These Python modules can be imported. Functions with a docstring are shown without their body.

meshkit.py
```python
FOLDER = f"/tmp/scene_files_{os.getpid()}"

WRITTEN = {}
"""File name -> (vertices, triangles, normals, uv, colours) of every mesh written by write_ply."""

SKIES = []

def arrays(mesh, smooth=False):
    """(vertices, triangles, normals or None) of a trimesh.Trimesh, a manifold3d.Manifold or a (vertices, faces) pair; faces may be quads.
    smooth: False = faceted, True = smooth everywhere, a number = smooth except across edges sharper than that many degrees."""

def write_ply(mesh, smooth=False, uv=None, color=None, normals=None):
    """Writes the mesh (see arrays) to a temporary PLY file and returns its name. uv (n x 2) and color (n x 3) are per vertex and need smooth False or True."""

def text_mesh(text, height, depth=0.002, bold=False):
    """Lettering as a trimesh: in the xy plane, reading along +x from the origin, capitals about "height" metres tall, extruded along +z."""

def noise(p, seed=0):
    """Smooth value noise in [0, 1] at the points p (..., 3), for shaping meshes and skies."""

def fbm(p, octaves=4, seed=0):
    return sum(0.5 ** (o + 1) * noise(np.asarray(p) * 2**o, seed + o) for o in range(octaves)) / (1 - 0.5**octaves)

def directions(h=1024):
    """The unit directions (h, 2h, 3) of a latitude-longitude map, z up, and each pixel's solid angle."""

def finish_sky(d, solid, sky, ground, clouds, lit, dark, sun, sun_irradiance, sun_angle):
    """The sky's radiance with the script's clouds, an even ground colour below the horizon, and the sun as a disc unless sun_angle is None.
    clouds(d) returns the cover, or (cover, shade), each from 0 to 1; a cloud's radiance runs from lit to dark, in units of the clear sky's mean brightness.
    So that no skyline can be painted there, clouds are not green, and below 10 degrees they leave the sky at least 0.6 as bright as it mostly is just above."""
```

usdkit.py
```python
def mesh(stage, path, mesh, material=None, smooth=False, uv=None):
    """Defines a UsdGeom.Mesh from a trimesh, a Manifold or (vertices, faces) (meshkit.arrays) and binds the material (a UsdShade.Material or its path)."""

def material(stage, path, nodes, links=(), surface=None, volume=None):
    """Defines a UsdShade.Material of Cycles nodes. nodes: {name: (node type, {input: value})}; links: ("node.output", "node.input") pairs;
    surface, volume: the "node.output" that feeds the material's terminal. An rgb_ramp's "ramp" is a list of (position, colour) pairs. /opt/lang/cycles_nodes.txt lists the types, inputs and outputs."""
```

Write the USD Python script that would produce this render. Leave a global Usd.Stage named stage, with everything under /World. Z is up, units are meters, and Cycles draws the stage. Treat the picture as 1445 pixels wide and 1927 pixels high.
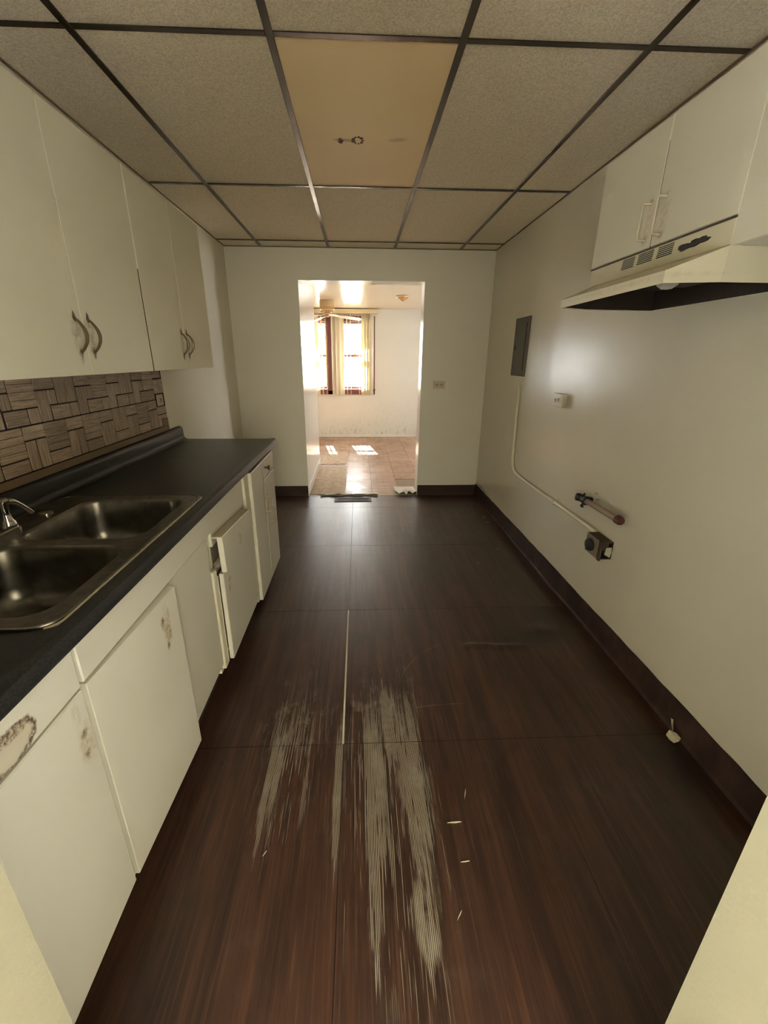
import math, random
import numpy as np
import trimesh
import manifold3d as mf
import shapely.geometry as sg
import usdkit, meshkit
from pxr import Usd, UsdGeom, UsdLux, UsdShade, Gf, Sdf, Vt

random.seed(7)
np.random.seed(7)
stage = Usd.Stage.CreateInMemory()
UsdGeom.SetStageUpAxis(stage, UsdGeom.Tokens.z)
UsdGeom.SetStageMetersPerUnit(stage, 1.0)
UsdGeom.Xform.Define(stage, '/World')
UsdGeom.Scope.Define(stage, '/World/Looks')

# ------------------------------------------------------------------ camera
W, H = 1445, 1927
FPX, PITCH, YAW, ROLL, CX, CY, CAMZ = 783.35, 0.3405, 0.0437, -0.0060, -13.17, -11.46, 1.4303
cp, sp, cy_, sy_ = math.cos(PITCH), math.sin(PITCH), math.cos(YAW), math.sin(YAW)
fwd = np.array([sy_ * cp, cy_ * cp, -sp]); right = np.array([cy_, -sy_, 0.0]); down = np.cross(fwd, right)
r2 = math.cos(ROLL) * right + math.sin(ROLL) * down
d2 = -math.sin(ROLL) * right + math.cos(ROLL) * down
cam = UsdGeom.Camera.Define(stage, '/World/camera')
m = Gf.Matrix4d(*[float(x) for x in (*r2, 0, *(-d2), 0, *(-fwd), 0, 0, 0, CAMZ, 1)])
cam.AddTransformOp().Set(m)
cam.CreateHorizontalApertureAttr(36.0)
cam.CreateVerticalApertureAttr(36.0 * H / W)
cam.CreateFocalLengthAttr(36.0 * FPX / W)
cam.CreateHorizontalApertureOffsetAttr(-CX / W * 36.0)
cam.CreateVerticalApertureOffsetAttr(CY / W * 36.0)
cam.CreateClippingRangeAttr(Gf.Vec2f(0.02, 1000.0))
EXPOSURE = 0.0
cam.CreateExposureAttr(EXPOSURE)

# ------------------------------------------------------------------ daylight and added rear fill
dome = UsdLux.DomeLight.Define(stage, '/World/sky')
dome.CreateIntensityAttr(9.0)
dome.CreateColorAttr(Gf.Vec3f(0.98, 0.98, 0.98))
sun = UsdLux.DistantLight.Define(stage, '/World/sun')
sun.CreateIntensityAttr(45.0)
sun.CreateNormalizeAttr(True)
sun.CreateAngleAttr(0.53)
sun.CreateColorAttr(Gf.Vec3f(1.0, 0.93, 0.80))
sd = np.array([0.16, -1.0, -1.05]); sd /= np.linalg.norm(sd)


def aim(prim, direction, pos=(0, 0, 0)):
    z = -np.asarray(direction, float); z /= np.linalg.norm(z)
    x = np.cross([0, 0, 1.0], z) if abs(z[2]) < 0.99 else np.array([1.0, 0, 0]); x /= np.linalg.norm(x)
    y = np.cross(z, x)
    UsdGeom.Xformable(prim).AddTransformOp().Set(Gf.Matrix4d(*[float(v) for v in (*x, 0, *y, 0, *z, 0, *pos, 1)]))


aim(sun.GetPrim(), sd)
# added fill light before the solid rear wall, standing in for a window
rl = UsdLux.RectLight.Define(stage, '/World/rear_fill_light')
rl.CreateWidthAttr(1.9); rl.CreateHeightAttr(1.5)
rl.CreateIntensityAttr(11.8)
rl.CreateColorAttr(Gf.Vec3f(1.0, 0.93, 0.75))
aim(rl.GetPrim(), (0, 1, 0), (0.1, -2.57, 1.40))

# ------------------------------------------------------------------ helpers
used = {}


def clean(parent, name):
    k = (str(parent), name)
    n = used.get(k, -1) + 1
    used[k] = n
    return name if n == 0 else f'{name}_{n:03d}'


class T:
    """a top-level thing: an Xform at its base whose children are its parts"""

    def __init__(self, name, label=None, cat=None, loc=(0, 0, 0), group=None, kind=None):
        self.path = '/World/' + clean('/World', name)
        self.loc = np.asarray(loc, float)
        x = UsdGeom.Xform.Define(stage, self.path)
        x.AddTranslateOp().Set(Gf.Vec3d(*[float(v) for v in self.loc]))
        self.prim = x.GetPrim()
        for k, v in (('label', label), ('category', cat), ('group', group), ('kind', kind)):
            if v:
                self.prim.SetCustomDataByKey(k, v)

    def part(self, name, mesh, mat, parent=None, smooth=False, label=None, kind=None):
        base = parent or self.path
        p = base + '/' + clean(base, name)
        v, f, n = meshkit.arrays(mesh, smooth)
        usdkit.mesh(stage, p, (v - self.loc, f), mat, False) if n is None else _mesh_n(p, v - self.loc, f, n, mat)
        pr = stage.GetPrimAtPath(p)
        if label: pr.SetCustomDataByKey('label', label)
        if kind: pr.SetCustomDataByKey('kind', kind)
        return p


def _mesh_n(p, v, f, n, mat):
    mm = usdkit.mesh(stage, p, (v, f), mat, False)
    mm.CreateNormalsAttr(Vt.Vec3fArray.FromNumpy(n.astype(np.float32)))
    mm.SetNormalsInterpolation('vertex')


def solo(name, mesh, mat, label=None, cat=None, group=None, kind=None, smooth=False):
    p = '/World/' + clean('/World', name)
    usdkit.mesh(stage, p, mesh, mat, smooth)
    pr = stage.GetPrimAtPath(p)
    for k, v in (('label', label), ('category', cat), ('group', group), ('kind', kind)):
        if v: pr.SetCustomDataByKey(k, v)
    return p


def bx(x0, x1, y0, y1, z0, z1):
    b = trimesh.creation.box([x1 - x0, y1 - y0, z1 - z0])
    b.apply_translation([(x0 + x1) / 2, (y0 + y1) / 2, (z0 + z1) / 2])
    return b


def cb(x0, x1, y0, y1, z0, z1, c=0.002):
    """chamfered box"""
    lo = np.array([x0, y0, z0], float); hi = np.array([x1, y1, z1], float)
    c = min(c, 0.45 * (hi - lo).min())
    pts = []
    for sx in (0, 1):
        for sy in (0, 1):
            for sz in (0, 1):
                p = np.array([hi[i] if s else lo[i] for i, s in enumerate((sx, sy, sz))])
                d = np.array([-c if s else c for s in (sx, sy, sz)])
                for k in range(3):
                    q = p + d; q[k] = p[k]
                    pts.append(q)
    return trimesh.convex.convex_hull(np.array(pts))


def hull(pts):
    return trimesh.convex.convex_hull(np.array(pts, float))


def cat(*ms):
    return trimesh.util.concatenate(list(ms))


def cyl(p0, p1, r, seg=20, r2_=None):
    p0, p1 = np.asarray(p0, float), np.asarray(p1, float)
    return lathe([(r, 0), (r2_ or r, np.linalg.norm(p1 - p0))], p0, p1 - p0, seg, cap=True)


def frame_of(d):
    d = np.asarray(d, float) / np.linalg.norm(d)
    a = np.array([0, 0, 1.0]) if abs(d[2]) < 0.9 else np.array([1.0, 0, 0])
    x = np.cross(a, d); x /= np.linalg.norm(x)
    return x, np.cross(d, x), d


def lathe(profile, origin, axis, seg=24, cap=True):
    """profile: list of (radius, height) along the axis"""
    x, y, d = frame_of(axis)
    o = np.asarray(origin, float)
    V, F = [], []
    an = np.linspace(0, 2 * np.pi, seg, endpoint=False)
    for r, h in profile:
        for a in an:
            V.append(o + d * h + r * (math.cos(a) * x + math.sin(a) * y))
    n = len(profile)
    for i in range(n - 1):
        for j in range(seg):
            a, b = i * seg + j, i * seg + (j + 1) % seg
            F += [(a, b, b + seg), (a, b + seg, a + seg)]
    if cap:
        for i, flip in ((0, True), (n - 1, False)):
            c = len(V); V.append(o + d * profile[i][1])
            for j in range(seg):
                a, b = i * seg + j, i * seg + (j + 1) % seg
                F.append((c, b, a) if flip else (c, a, b))
    return trimesh.Trimesh(np.array(V), np.array(F), process=False)


def tube(pts, r, seg=12):
    pts = np.asarray(pts, float)
    rs = np.broadcast_to(r, len(pts))
    V, F = [], []
    up = None
    for i, p in enumerate(pts):
        t = pts[min(i + 1, len(pts) - 1)] - pts[max(i - 1, 0)]
        t /= np.linalg.norm(t)
        if up is None:
            up, _, _ = frame_of(t)
        up = up - t * np.dot(up, t); up /= np.linalg.norm(up)
        s = np.cross(t, up)
        for a in np.linspace(0, 2 * np.pi, seg, endpoint=False):
            V.append(p + rs[i] * (math.cos(a) * up + math.sin(a) * s))
    n = len(pts)
    for i in range(n - 1):
        for j in range(seg):
            a, b = i * seg + j, i * seg + (j + 1) % seg
            F += [(a, b, b + seg), (a, b + seg, a + seg)]
    for i, flip in ((0, True), (n - 1, False)):
        c = len(V); V.append(pts[i])
        for j in range(seg):
            a, b = i * seg + j, i * seg + (j + 1) % seg
            F.append((c, b, a) if flip else (c, a, b))
    return trimesh.Trimesh(np.array(V), np.array(F), process=False)


def smooth_path(pts, n=8):
    """Catmull-Rom through the points"""
    p = np.asarray(pts, float)
    p = np.vstack([2 * p[0] - p[1], p, 2 * p[-1] - p[-2]])
    out = []
    for i in range(1, len(p) - 2):
        for t in np.linspace(0, 1, n, endpoint=False):
            a, b, c, d = p[i - 1], p[i], p[i + 1], p[i + 2]
            out.append(0.5 * (2 * b + (c - a) * t + (2 * a - 5 * b + 4 * c - d) * t * t + (3 * b - a - 3 * c + d) * t ** 3))
    out.append(p[-2])
    return np.array(out)


def rrect(x0, x1, y0, y1, r, n=6):
    out = []
    for cx, cy, a0 in ((x1 - r, y1 - r, 0), (x0 + r, y1 - r, 90), (x0 + r, y0 + r, 180), (x1 - r, y0 + r, 270)):
        for k in range(n + 1):
            a = math.radians(a0 + 90 * k / n)
            out.append((cx + r * math.cos(a), cy + r * math.sin(a)))
    return np.array(out)


def extr_y(poly, y0, y1):
    """extrude a polygon given in (x, z) along y"""
    e = trimesh.creation.extrude_polygon(sg.Polygon(poly), y1 - y0, engine='earcut')
    v = e.vertices.copy()
    e.vertices = np.stack([v[:, 0], y0 + v[:, 2], v[:, 1]], 1)
    e.invert()
    return e


def to_mf(m_):
    m_ = trimesh.Trimesh(m_.vertices, m_.faces, process=True)
    m_.merge_vertices()
    return mf.Manifold(mf.Mesh(np.asarray(m_.vertices, np.float32), np.asarray(m_.faces, np.uint32)))


def from_mf(m_):
    k = m_.to_mesh()
    return trimesh.Trimesh(k.vert_properties[:, :3], k.tri_verts, process=False)


def cut(a, *bs):
    r = to_mf(a)
    for b in bs:
        r = r - to_mf(b)
    return from_mf(r)


# ------------------------------------------------------------------ materials
class G:
    """little builder for a node graph"""

    def __init__(self):
        self.n, self.l, self.k = {}, [], 0
        self.pos = self.add('geometry', {}) + '.position'

    def add(self, kind, inputs=None, **links):
        self.k += 1
        nm = f'n{self.k}'
        self.n[nm] = (kind, inputs or {})
        for s, src in links.items():
            self.l.append((src, f'{nm}.{s}'))
        return nm

    def map(self, scale, loc=(0, 0, 0), rot=(0, 0, 0)):
        return self.add('mapping', {'scale': scale, 'location': loc, 'rotation': rot}, vector=self.pos) + '.vector'

    def noise(self, vec=None, scale=5, detail=3, rough=0.55, dist=0.0):
        return self.add('noise_texture', {'scale': scale, 'detail': detail, 'roughness': rough, 'distortion': dist}, vector=vec or self.pos) + '.fac'

    def ss(self, v, a, b, lo=0.0, hi=1.0):
        return self.add('map_range', {'range_type': 'smoothstep', 'from_min': a, 'from_max': b, 'to_min': lo, 'to_max': hi, 'clamp': True}, value=v) + '.result'

    def math(self, op, a, b=None):
        ins, ln = {'math_type': op}, {}
        for key, x in (('value1', a), ('value2', b)):
            if x is None: continue
            if isinstance(x, str): ln[key] = x
            else: ins[key] = float(x)
        return self.add('math', ins, **ln) + '.value'

    def mix(self, fac, a, b, op='mix'):
        ins, ln = {'mix_type': op}, {}
        for key, x in (('fac', fac), ('color1', a), ('color2', b)):
            if isinstance(x, str): ln[key] = x
            else: ins[key] = x
        return self.add('mix', ins, **ln) + '.color'

    def ell(self, c, rad, warp=None):
        """distance to a centre, in units of the radii; warped by noise"""
        s = self.add('vector_math', {'math_type': 'subtract', 'vector2': c}, vector1=self.pos) + '.vector'
        d = self.add('vector_math', {'math_type': 'divide', 'vector2': rad}, vector1=s) + '.vector'
        L = self.add('vector_math', {'math_type': 'length'}, vector1=d) + '.value'
        if warp:
            L = self.math('add', L, self.math('multiply', self.math('subtract', warp[0], 0.5), warp[1]))
        return L

    def done(self, name, base, rough=0.5, metallic=0.0, bump=None, bump_s=0.3, bump_d=0.002, spec=0.5, extra=None):
        ins, ln = {'metallic': metallic, 'specular_ior_level': spec}, {}
        ins.update(extra or {})
        for key, x in (('base_color', base), ('roughness', rough)):
            if isinstance(x, str): ln[key] = x
            else: ins[key] = x
        if bump:
            ln['normal'] = self.add('bump', {'strength': bump_s, 'distance': bump_d}, height=bump) + '.normal'
        p = self.add('principled_bsdf', ins, **ln)
        return usdkit.material(stage, f'/World/Looks/{name}', self.n, self.l, surface=f'{p}.BSDF')


def plain(name, col, rough=0.5, metallic=0.0, spec=0.5, extra=None):
    g = G()
    return g.done(name, col, rough, metallic, spec=spec, extra=extra)


def paint(name, col, rough=0.45, bump_scale=70, bump_s=0.25, bump_d=0.0015, var=0.05, stains=(), dirt=(0.16, 0.11, 0.06), spec=0.5, streak=None):
    """painted surface: orange-peel relief, faint uneven tone, stains with shapes of their own"""
    g = G()
    c = np.array(col)
    base = g.mix(g.noise(scale=3.0, detail=4), tuple(c * (1 - var)), tuple(np.minimum(c * (1 + var), 1)))
    if stains:
        nz = g.noise(scale=55, detail=5, rough=0.7)
        for centre, rad, k, d in stains:
            w = g.noise(scale=22, detail=4)
            L = g.ell(centre, rad, (w, 0.9))
            mask = g.math('multiply', g.ss(L, 1.0, 0.25, 0.0, k), g.ss(nz, 0.3, 0.7))
            base = g.mix(mask, base, d or dirt)
    b = g.noise(scale=bump_scale, detail=3)
    return g.done(name, base, rough, bump=b, bump_s=bump_s, bump_d=bump_d, spec=spec)


WALL = (0.70, 0.665, 0.545)
CAB = (0.645, 0.605, 0.455)
M_wall = paint('kitchen_wall_paint', WALL, 0.42, 75, 0.35, 0.0015)
M_wallfar = paint('far_wall_paint', (0.76, 0.725, 0.60), 0.55, 75, 0.3, 0.0015)
M_right = paint('right_wall_paint', (0.66, 0.615, 0.475), 0.26, 90, 0.4, 0.0011, stains=[((1.286, 4.2, 0.13), (0.1, 0.5, 0.05), 0.8, None), ((1.286, 0.62, 0.78), (0.05, 0.012, 0.012), 1, (0.05, 0.03, 0.02))])
M_white = paint('dining_room_paint', (0.80, 0.785, 0.72), 0.6, 60, 0.25, 0.0015)
M_gloss = paint('dining_ceiling_paint', (0.74, 0.68, 0.53), 0.22, 30, 0.25, 0.002)
M_stub = paint('glossy_partition_paint', (0.80, 0.78, 0.72), 0.22, 30, 0.2, 0.002)


def scuffed():
    g = G()
    base = g.mix(g.noise(scale=3), (0.71, 0.705, 0.63), (0.76, 0.755, 0.685))
    z = g.add('separate_xyz', {}, vector=g.pos) + '.z'
    low = g.math('add', g.ss(z, 0.32, 0.05, 0, 0.55), g.ss(z, 0.85, 0.3, 0, 0.18))
    s = g.ss(g.noise(g.map((9, 9, 5)), scale=2.2, detail=6, rough=0.75), 0.54, 0.68)
    base = g.mix(g.math('multiply', s, low), base, (0.22, 0.19, 0.15))
    return g.done('scuffed_window_wall', base, 0.6, bump=g.noise(scale=50), bump_s=0.2, bump_d=0.0015)


M_winwall = scuffed()


def ceil_tile():
    g = G()
    n1 = g.noise(scale=160, detail=4, rough=0.7)
    base = g.mix(g.ss(n1, 0.36, 0.62), (0.66, 0.58, 0.43), (0.89, 0.80, 0.62))
    return g.done('ceiling_tile_fibre', base, 0.85, bump=n1, bump_s=0.5, bump_d=0.003, spec=0.2)


M_tile = ceil_tile()
M_bar = plain('tarnished_grid_metal', (0.095, 0.080, 0.070), 0.25, 0.95)


def lens():
    g = G()
    n = g.noise(scale=4, detail=3)
    base = g.mix(n, (0.93, 0.69, 0.38), (0.97, 0.77, 0.47))
    w = g.noise(scale=25, detail=5, rough=0.7)
    for c, r, k in (((-0.055, 2.372, 2.37), (0.075, 0.022, 0.05), 0.5), ((0.19, 2.36, 2.37), (0.06, 0.03, 0.05), 0.3)):
        base = g.mix(g.ss(g.ell(c, r, (w, 1.0)), 1.0, 0.4, 0, k), base, (0.22, 0.11, 0.04))
    y = g.add('separate_xyz', {}, vector=g.pos) + '.y'
    return g.done('yellowed_acrylic', base, 0.6, bump=g.noise(scale=90), bump_s=0.3, bump_d=0.001, extra={'subsurface_weight': 0.0})


M_lens = lens()


def floor_mat():
    g = G()
    fine = g.noise(g.map((120, 2.6, 1)), scale=1.0, detail=4, rough=0.6)
    broad = g.noise(g.map((14, 1.3, 1)), scale=1.0, detail=5, rough=0.6, dist=1.2)
    base = g.mix(g.ss(broad, 0.35, 0.7), (0.024, 0.0096, 0.006), (0.056, 0.0235, 0.0138))
    base = g.mix(g.ss(fine, 0.5, 0.72, 0, 0.55), base, (0.105, 0.050, 0.029))
    pores = g.noise(g.map((420, 14, 1)), scale=1.0, detail=2)
    base = g.mix(g.ss(pores, 0.5, 0.75, 0, 0.6), base, (0.017, 0.008, 0.005))
    glow = g.noise(g.map((22, 0.9, 1)), scale=1.0, detail=4, rough=0.6)
    base = g.mix(g.ss(glow, 0.5, 0.75, 0, 0.35), base, (0.13, 0.055, 0.025))
    for c_, r_ in (((1.08, 2.05, 0), (0.20, 0.26, 9)), ((1.2, 1.12, 0), (0.12, 0.2, 9)), ((0.95, 1.85, 0), (0.28, 0.10, 9))):
        base = g.mix(g.ss(g.ell(c_, r_, (g.noise(scale=7, detail=5), 1.2)), 1.0, 0.2, 0, 0.7), base, (0.012, 0.008, 0.008))
    # plank print: thin dark joints
    xyz = g.add('separate_xyz', {}, vector=g.pos)
    X, Y = xyz + '.x', xyz + '.y'
    fr = g.math('fraction', g.math('add', g.math('multiply', X, 1 / 0.1525), 10.48))
    base = g.mix(g.ss(g.math('absolute', g.math('subtract', fr, 0.5)), 0.485, 0.497, 0, 0.5), base, (0.012, 0.006, 0.004))
    # scuffed through to the pale backing: long thin lines along the grain, in the lanes people walked
    st2 = g.noise(g.map((46, 1.5, 1)), scale=1.0, detail=5, rough=0.7)
    patch = g.noise(g.map((9, 5, 1)), scale=1.0, detail=5, rough=0.7)
    warp = g.math('multiply', g.math('subtract', g.noise(g.map((7, 1.6, 1)), scale=1.0, detail=2), 0.5), 0.022)
    xw = g.math('divide', g.math('add', X, warp), 0.0046)
    idx = g.math('floor', xw)
    prof = g.ss(g.math('absolute', g.math('subtract', g.math('fraction', g.math('add', xw, 100.0)), 0.5)), 0.30, 0.12)
    v = g.add('combine_xyz', {}, x=g.math('multiply', idx, 0.731), y=g.math('multiply', Y, 3.4)) + '.vector'
    along = g.noise(v, scale=1.0, detail=3, rough=0.6)

    def lane(c, r, soft=0.5, k=2.6, top=1.0):
        return g.ss(g.ell(c, r, (st2, k)), 1.0, soft, 0, top)
    core = [lane((0.045, 1.03, 0), (0.050, 0.50, 9)), lane((0.195, 1.08, 0), (0.062, 0.52, 9)), lane((-0.325, 1.12, 0), (0.036, 0.33, 9)),
            lane((-0.085, 1.08, 0), (0.024, 0.36, 9)), lane((0.115, 1.35, 0), (0.05, 0.28, 9)), lane((0.03, 0.72, 0), (0.022, 0.18, 9)), lane((0.17, 0.68, 0), (0.045, 0.13, 9))]
    halo = [lane((0.08, 1.10, 0), (0.27, 0.66, 9), 0.2, 1.8), lane((-0.27, 1.22, 0), (0.18, 0.50, 9), 0.2, 1.8), lane((0.12, 0.62, 0), (0.13, 0.26, 9), 0.2, 1.8, 0.8)]
    def mx(q):
        r = q[0]
        for k in q[1:]: r = g.math('maximum', r, k)
        return r
    core, halo = mx(core), mx(halo)
    seg = g.math('add', along, g.math('add', g.math('multiply', core, 0.17), g.math('multiply', halo, 0.09)))
    lines = g.math('multiply', g.math('multiply', prof, g.ss(seg, 0.58, 0.68)), g.math('maximum', core, g.math('multiply', halo, 0.8)))
    fill = g.math('multiply', core, g.ss(g.math('add', patch, g.math('multiply', st2, 0.35)), 0.62, 0.84, 0, 0.75))
    blot = g.math('multiply', g.math('multiply', halo, g.ss(Y, 1.1, 1.35)), g.ss(g.noise(g.map((15, 11, 1)), scale=1.0, detail=5, rough=0.7), 0.50, 0.64, 0, 0.75))
    base = g.mix(g.math('maximum', fill, blot), base, (0.155, 0.135, 0.102))
    base = g.mix(g.math('multiply', lines, 0.9), base, (0.34, 0.305, 0.235))
    worn = g.math('maximum', fill, lines)
    # a few long curved scratches
    for c, R, lo_, hi_, axis in (((0.62, 1.40), 0.47, 1.42, 1.90, 'y'), ((0.42, 0.3), 1.12, 0.22, 0.49, 'x')):
        dx = g.math('subtract', X, c[0]); dy = g.math('subtract', Y, c[1])
        rr = g.math('sqrt', g.math('add', g.math('multiply', dx, dx), g.math('multiply', dy, dy)))
        ln_ = g.ss(g.math('absolute', g.math('subtract', rr, R)), 0.0022, 0.0008)
        A = Y if axis == 'y' else X
        win = g.math('multiply', g.ss(A, lo_, lo_ + 0.02), g.ss(A, hi_, hi_ - 0.1))
        if axis == 'y': win = g.math('multiply', win, g.ss(X, 0.45, 0.40))
        else: win = g.math('multiply', win, g.ss(Y, 1.3, 1.35))
        base = g.mix(g.math('multiply', g.math('multiply', ln_, win), g.ss(patch, 0.35, 0.55, 0, 0.5)), base, (0.22, 0.19, 0.15))
    # dull grey scuffs further off
    hz = g.ss(g.noise(scale=5.5, detail=6, rough=0.7), 0.52, 0.72, 0, 0.09)
    base = g.mix(hz, base, (0.17, 0.13, 0.11))
    rough = g.math('add', g.math('multiply', g.noise(scale=6, detail=4), 0.16), g.math('add', g.math('multiply', worn, 0.25), 0.33))
    bh = g.math('add', g.math('multiply', fine, 0.5), g.math('multiply', g.noise(scale=12, detail=3), 1.0))
    return g.done('worn_woodprint_vinyl', base, rough, bump=bh, bump_s=0.25, bump_d=0.0015, spec=0.35, extra={'coat_weight': 0.5, 'coat_roughness': 0.30})


M_floor = floor_mat()
M_sub = plain('subfloor', (0.02, 0.015, 0.012), 0.8)
M_strip = paint('bare_seam', (0.50, 0.47, 0.36), 0.7, 90)


def base_mat():
    g = G()
    n = g.noise(g.map((1, 6, 3)), scale=2, detail=5)
    base = g.mix(g.ss(n, 0.35, 0.7), (0.030, 0.016, 0.012), (0.058, 0.033, 0.025))
    return g.done('vinyl_cove', base, 0.6, bump=n, bump_s=0.3, bump_d=0.003, spec=0.25)


M_base = base_mat()
M_kick = plain('toe_kick_brown', (0.018, 0.012, 0.010), 0.7)


def laminate():
    g = G()
    n = g.noise(scale=240, detail=2)
    base = g.mix(g.ss(n, 0.4, 0.65), (0.013, 0.013, 0.0135), (0.030, 0.029, 0.028))
    wear = g.ss(g.noise(scale=7, detail=6, rough=0.7), 0.52, 0.75, 0, 0.25)
    base = g.mix(wear, base, (0.085, 0.08, 0.075))
    return g.done('black_laminate', base, 0.34, bump=n, bump_s=0.12, bump_d=0.0006, spec=0.4)


M_lam = laminate()


def steel(name='brushed_steel', rough=0.28, col=(0.25, 0.235, 0.205)):
    g = G()
    n = g.noise(g.map((30, 30, 30)), scale=1.0, detail=3)
    return g.done(name, g.mix(n, tuple(np.array(col) * 0.93), col), g.ss(n, 0, 1, rough - 0.03, rough + 0.04), 1.0, bump=g.noise(scale=8), bump_s=0.15, bump_d=0.004)


M_steel = steel()
M_chrome = plain('chrome', (0.72, 0.71, 0.69), 0.10, 1.0)
M_bronze = plain('antique_brass', (0.17, 0.125, 0.075), 0.38, 0.75)
M_ivory = plain('painted_pull', (0.62, 0.57, 0.42), 0.4)
M_oldpull = paint('paint_worn_pull', (0.34, 0.265, 0.155), 0.4, 120, 0.4, 0.001, 0.3)
M_dark = plain('dark_void', (0.008, 0.007, 0.006), 0.8)


def btile(i, a, b, vertical):
    g = G()
    s = (10, 9, 150) if not vertical else (10, 150, 9)
    n = g.noise(g.map(s), scale=1.0, detail=4, rough=0.6)
    n2 = g.noise(scale=90, detail=3)
    base = g.mix(g.ss(n, 0.3, 0.7), a, b)
    base = g.mix(g.ss(n2, 0.55, 0.75, 0, 0.45), base, tuple(np.array(a) * 0.55))
    return g.done(f'backsplash_tile_{i}', base, 0.5, bump=n, bump_s=0.5, bump_d=0.002)


M_bt = []
for i, (a, b) in enumerate([((0.21, 0.148, 0.096), (0.40, 0.30, 0.212)), ((0.25, 0.176, 0.115), (0.45, 0.345, 0.243)), ((0.175, 0.123, 0.08), (0.33, 0.248, 0.172))]):
    M_bt.append((btile(2 * i, a, b, False), btile(2 * i + 1, a, b, True)))
M_grout = plain('tile_grout', (0.018, 0.009, 0.006), 0.85)
M_joint = plain('joint_brown', (0.11, 0.075, 0.04), 0.8)  # dark brown for the strips set into the door gaps
M_bead = paint('old_caulk', (0.33, 0.28, 0.19), 0.7, 90, 0.5, 0.002, 0.3)
M_angle = plain('wall_angle_paint', (0.20, 0.14, 0.085), 0.6)
M_caulk = paint('brown_adhesive', (0.17, 0.112, 0.062), 0.6, 60, 0.5, 0.003, 0.35)
M_panelgrey = paint('panel_grey_enamel', (0.150, 0.145, 0.112), 0.7, 90, 0.4, 0.001, 0.15, spec=0.2)
M_plastic = plain('ivory_plastic', (0.62, 0.57, 0.44), 0.35)
M_slot = plain('socket_dark', (0.02, 0.017, 0.014), 0.6)
M_conduit = paint('painted_conduit', (0.74, 0.68, 0.52), 0.28, 60, 0.2, 0.001, 0.1)
M_rust = paint('rust', (0.10, 0.030, 0.018), 0.7, 150, 0.6, 0.002, 0.4)
M_pinkpipe = paint('scuffed_painted_pipe', (0.29, 0.215, 0.16), 0.55, 60, 0.4, 0.002, 0.25)
M_iron = paint('black_iron', (0.018, 0.018, 0.017), 0.5, 80, 0.6, 0.003, 0.4)
M_rustbox = paint('rusted_steel_box', (0.062, 0.042, 0.026), 0.65, 90, 0.6, 0.002, 0.45)
M_flake = paint('old_plaster', (0.60, 0.53, 0.36), 0.8, 120, 0.8, 0.004, 0.2)
M_paleflake = paint('pale_paint_flake', (0.52, 0.50, 0.38), 0.7, 120, 0.5, 0.002, 0.2)
M_hood = paint('hood_enamel', (0.70, 0.645, 0.47), 0.32, 30, 0.15, 0.001, 0.06, stains=[((0.9, 1.5, 1.65), (0.2, 0.5, 0.012), 0.35, (0.35, 0.26, 0.14))])
M_underside = paint('shaded_underside', (0.028, 0.019, 0.012), 0.5, 60, 0.7, 0.004, 0.4)  # near-black: the shade under the hood is put into this colour
M_glasscover = plain('frosted_lamp_cover', (0.55, 0.53, 0.46), 0.25, extra={'transmission_weight': 0.4})
M_redwood = paint('red_brown_woodwork', (0.17, 0.05, 0.038), 0.4, 40, 0.2, 0.001, 0.2)
M_sash = paint('sash_paint', (0.30, 0.22, 0.16), 0.5, 40, 0.2, 0.001, 0.15)
M_fan = plain('cream_fan_enamel', (0.55, 0.38, 0.20), 0.4)
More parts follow.
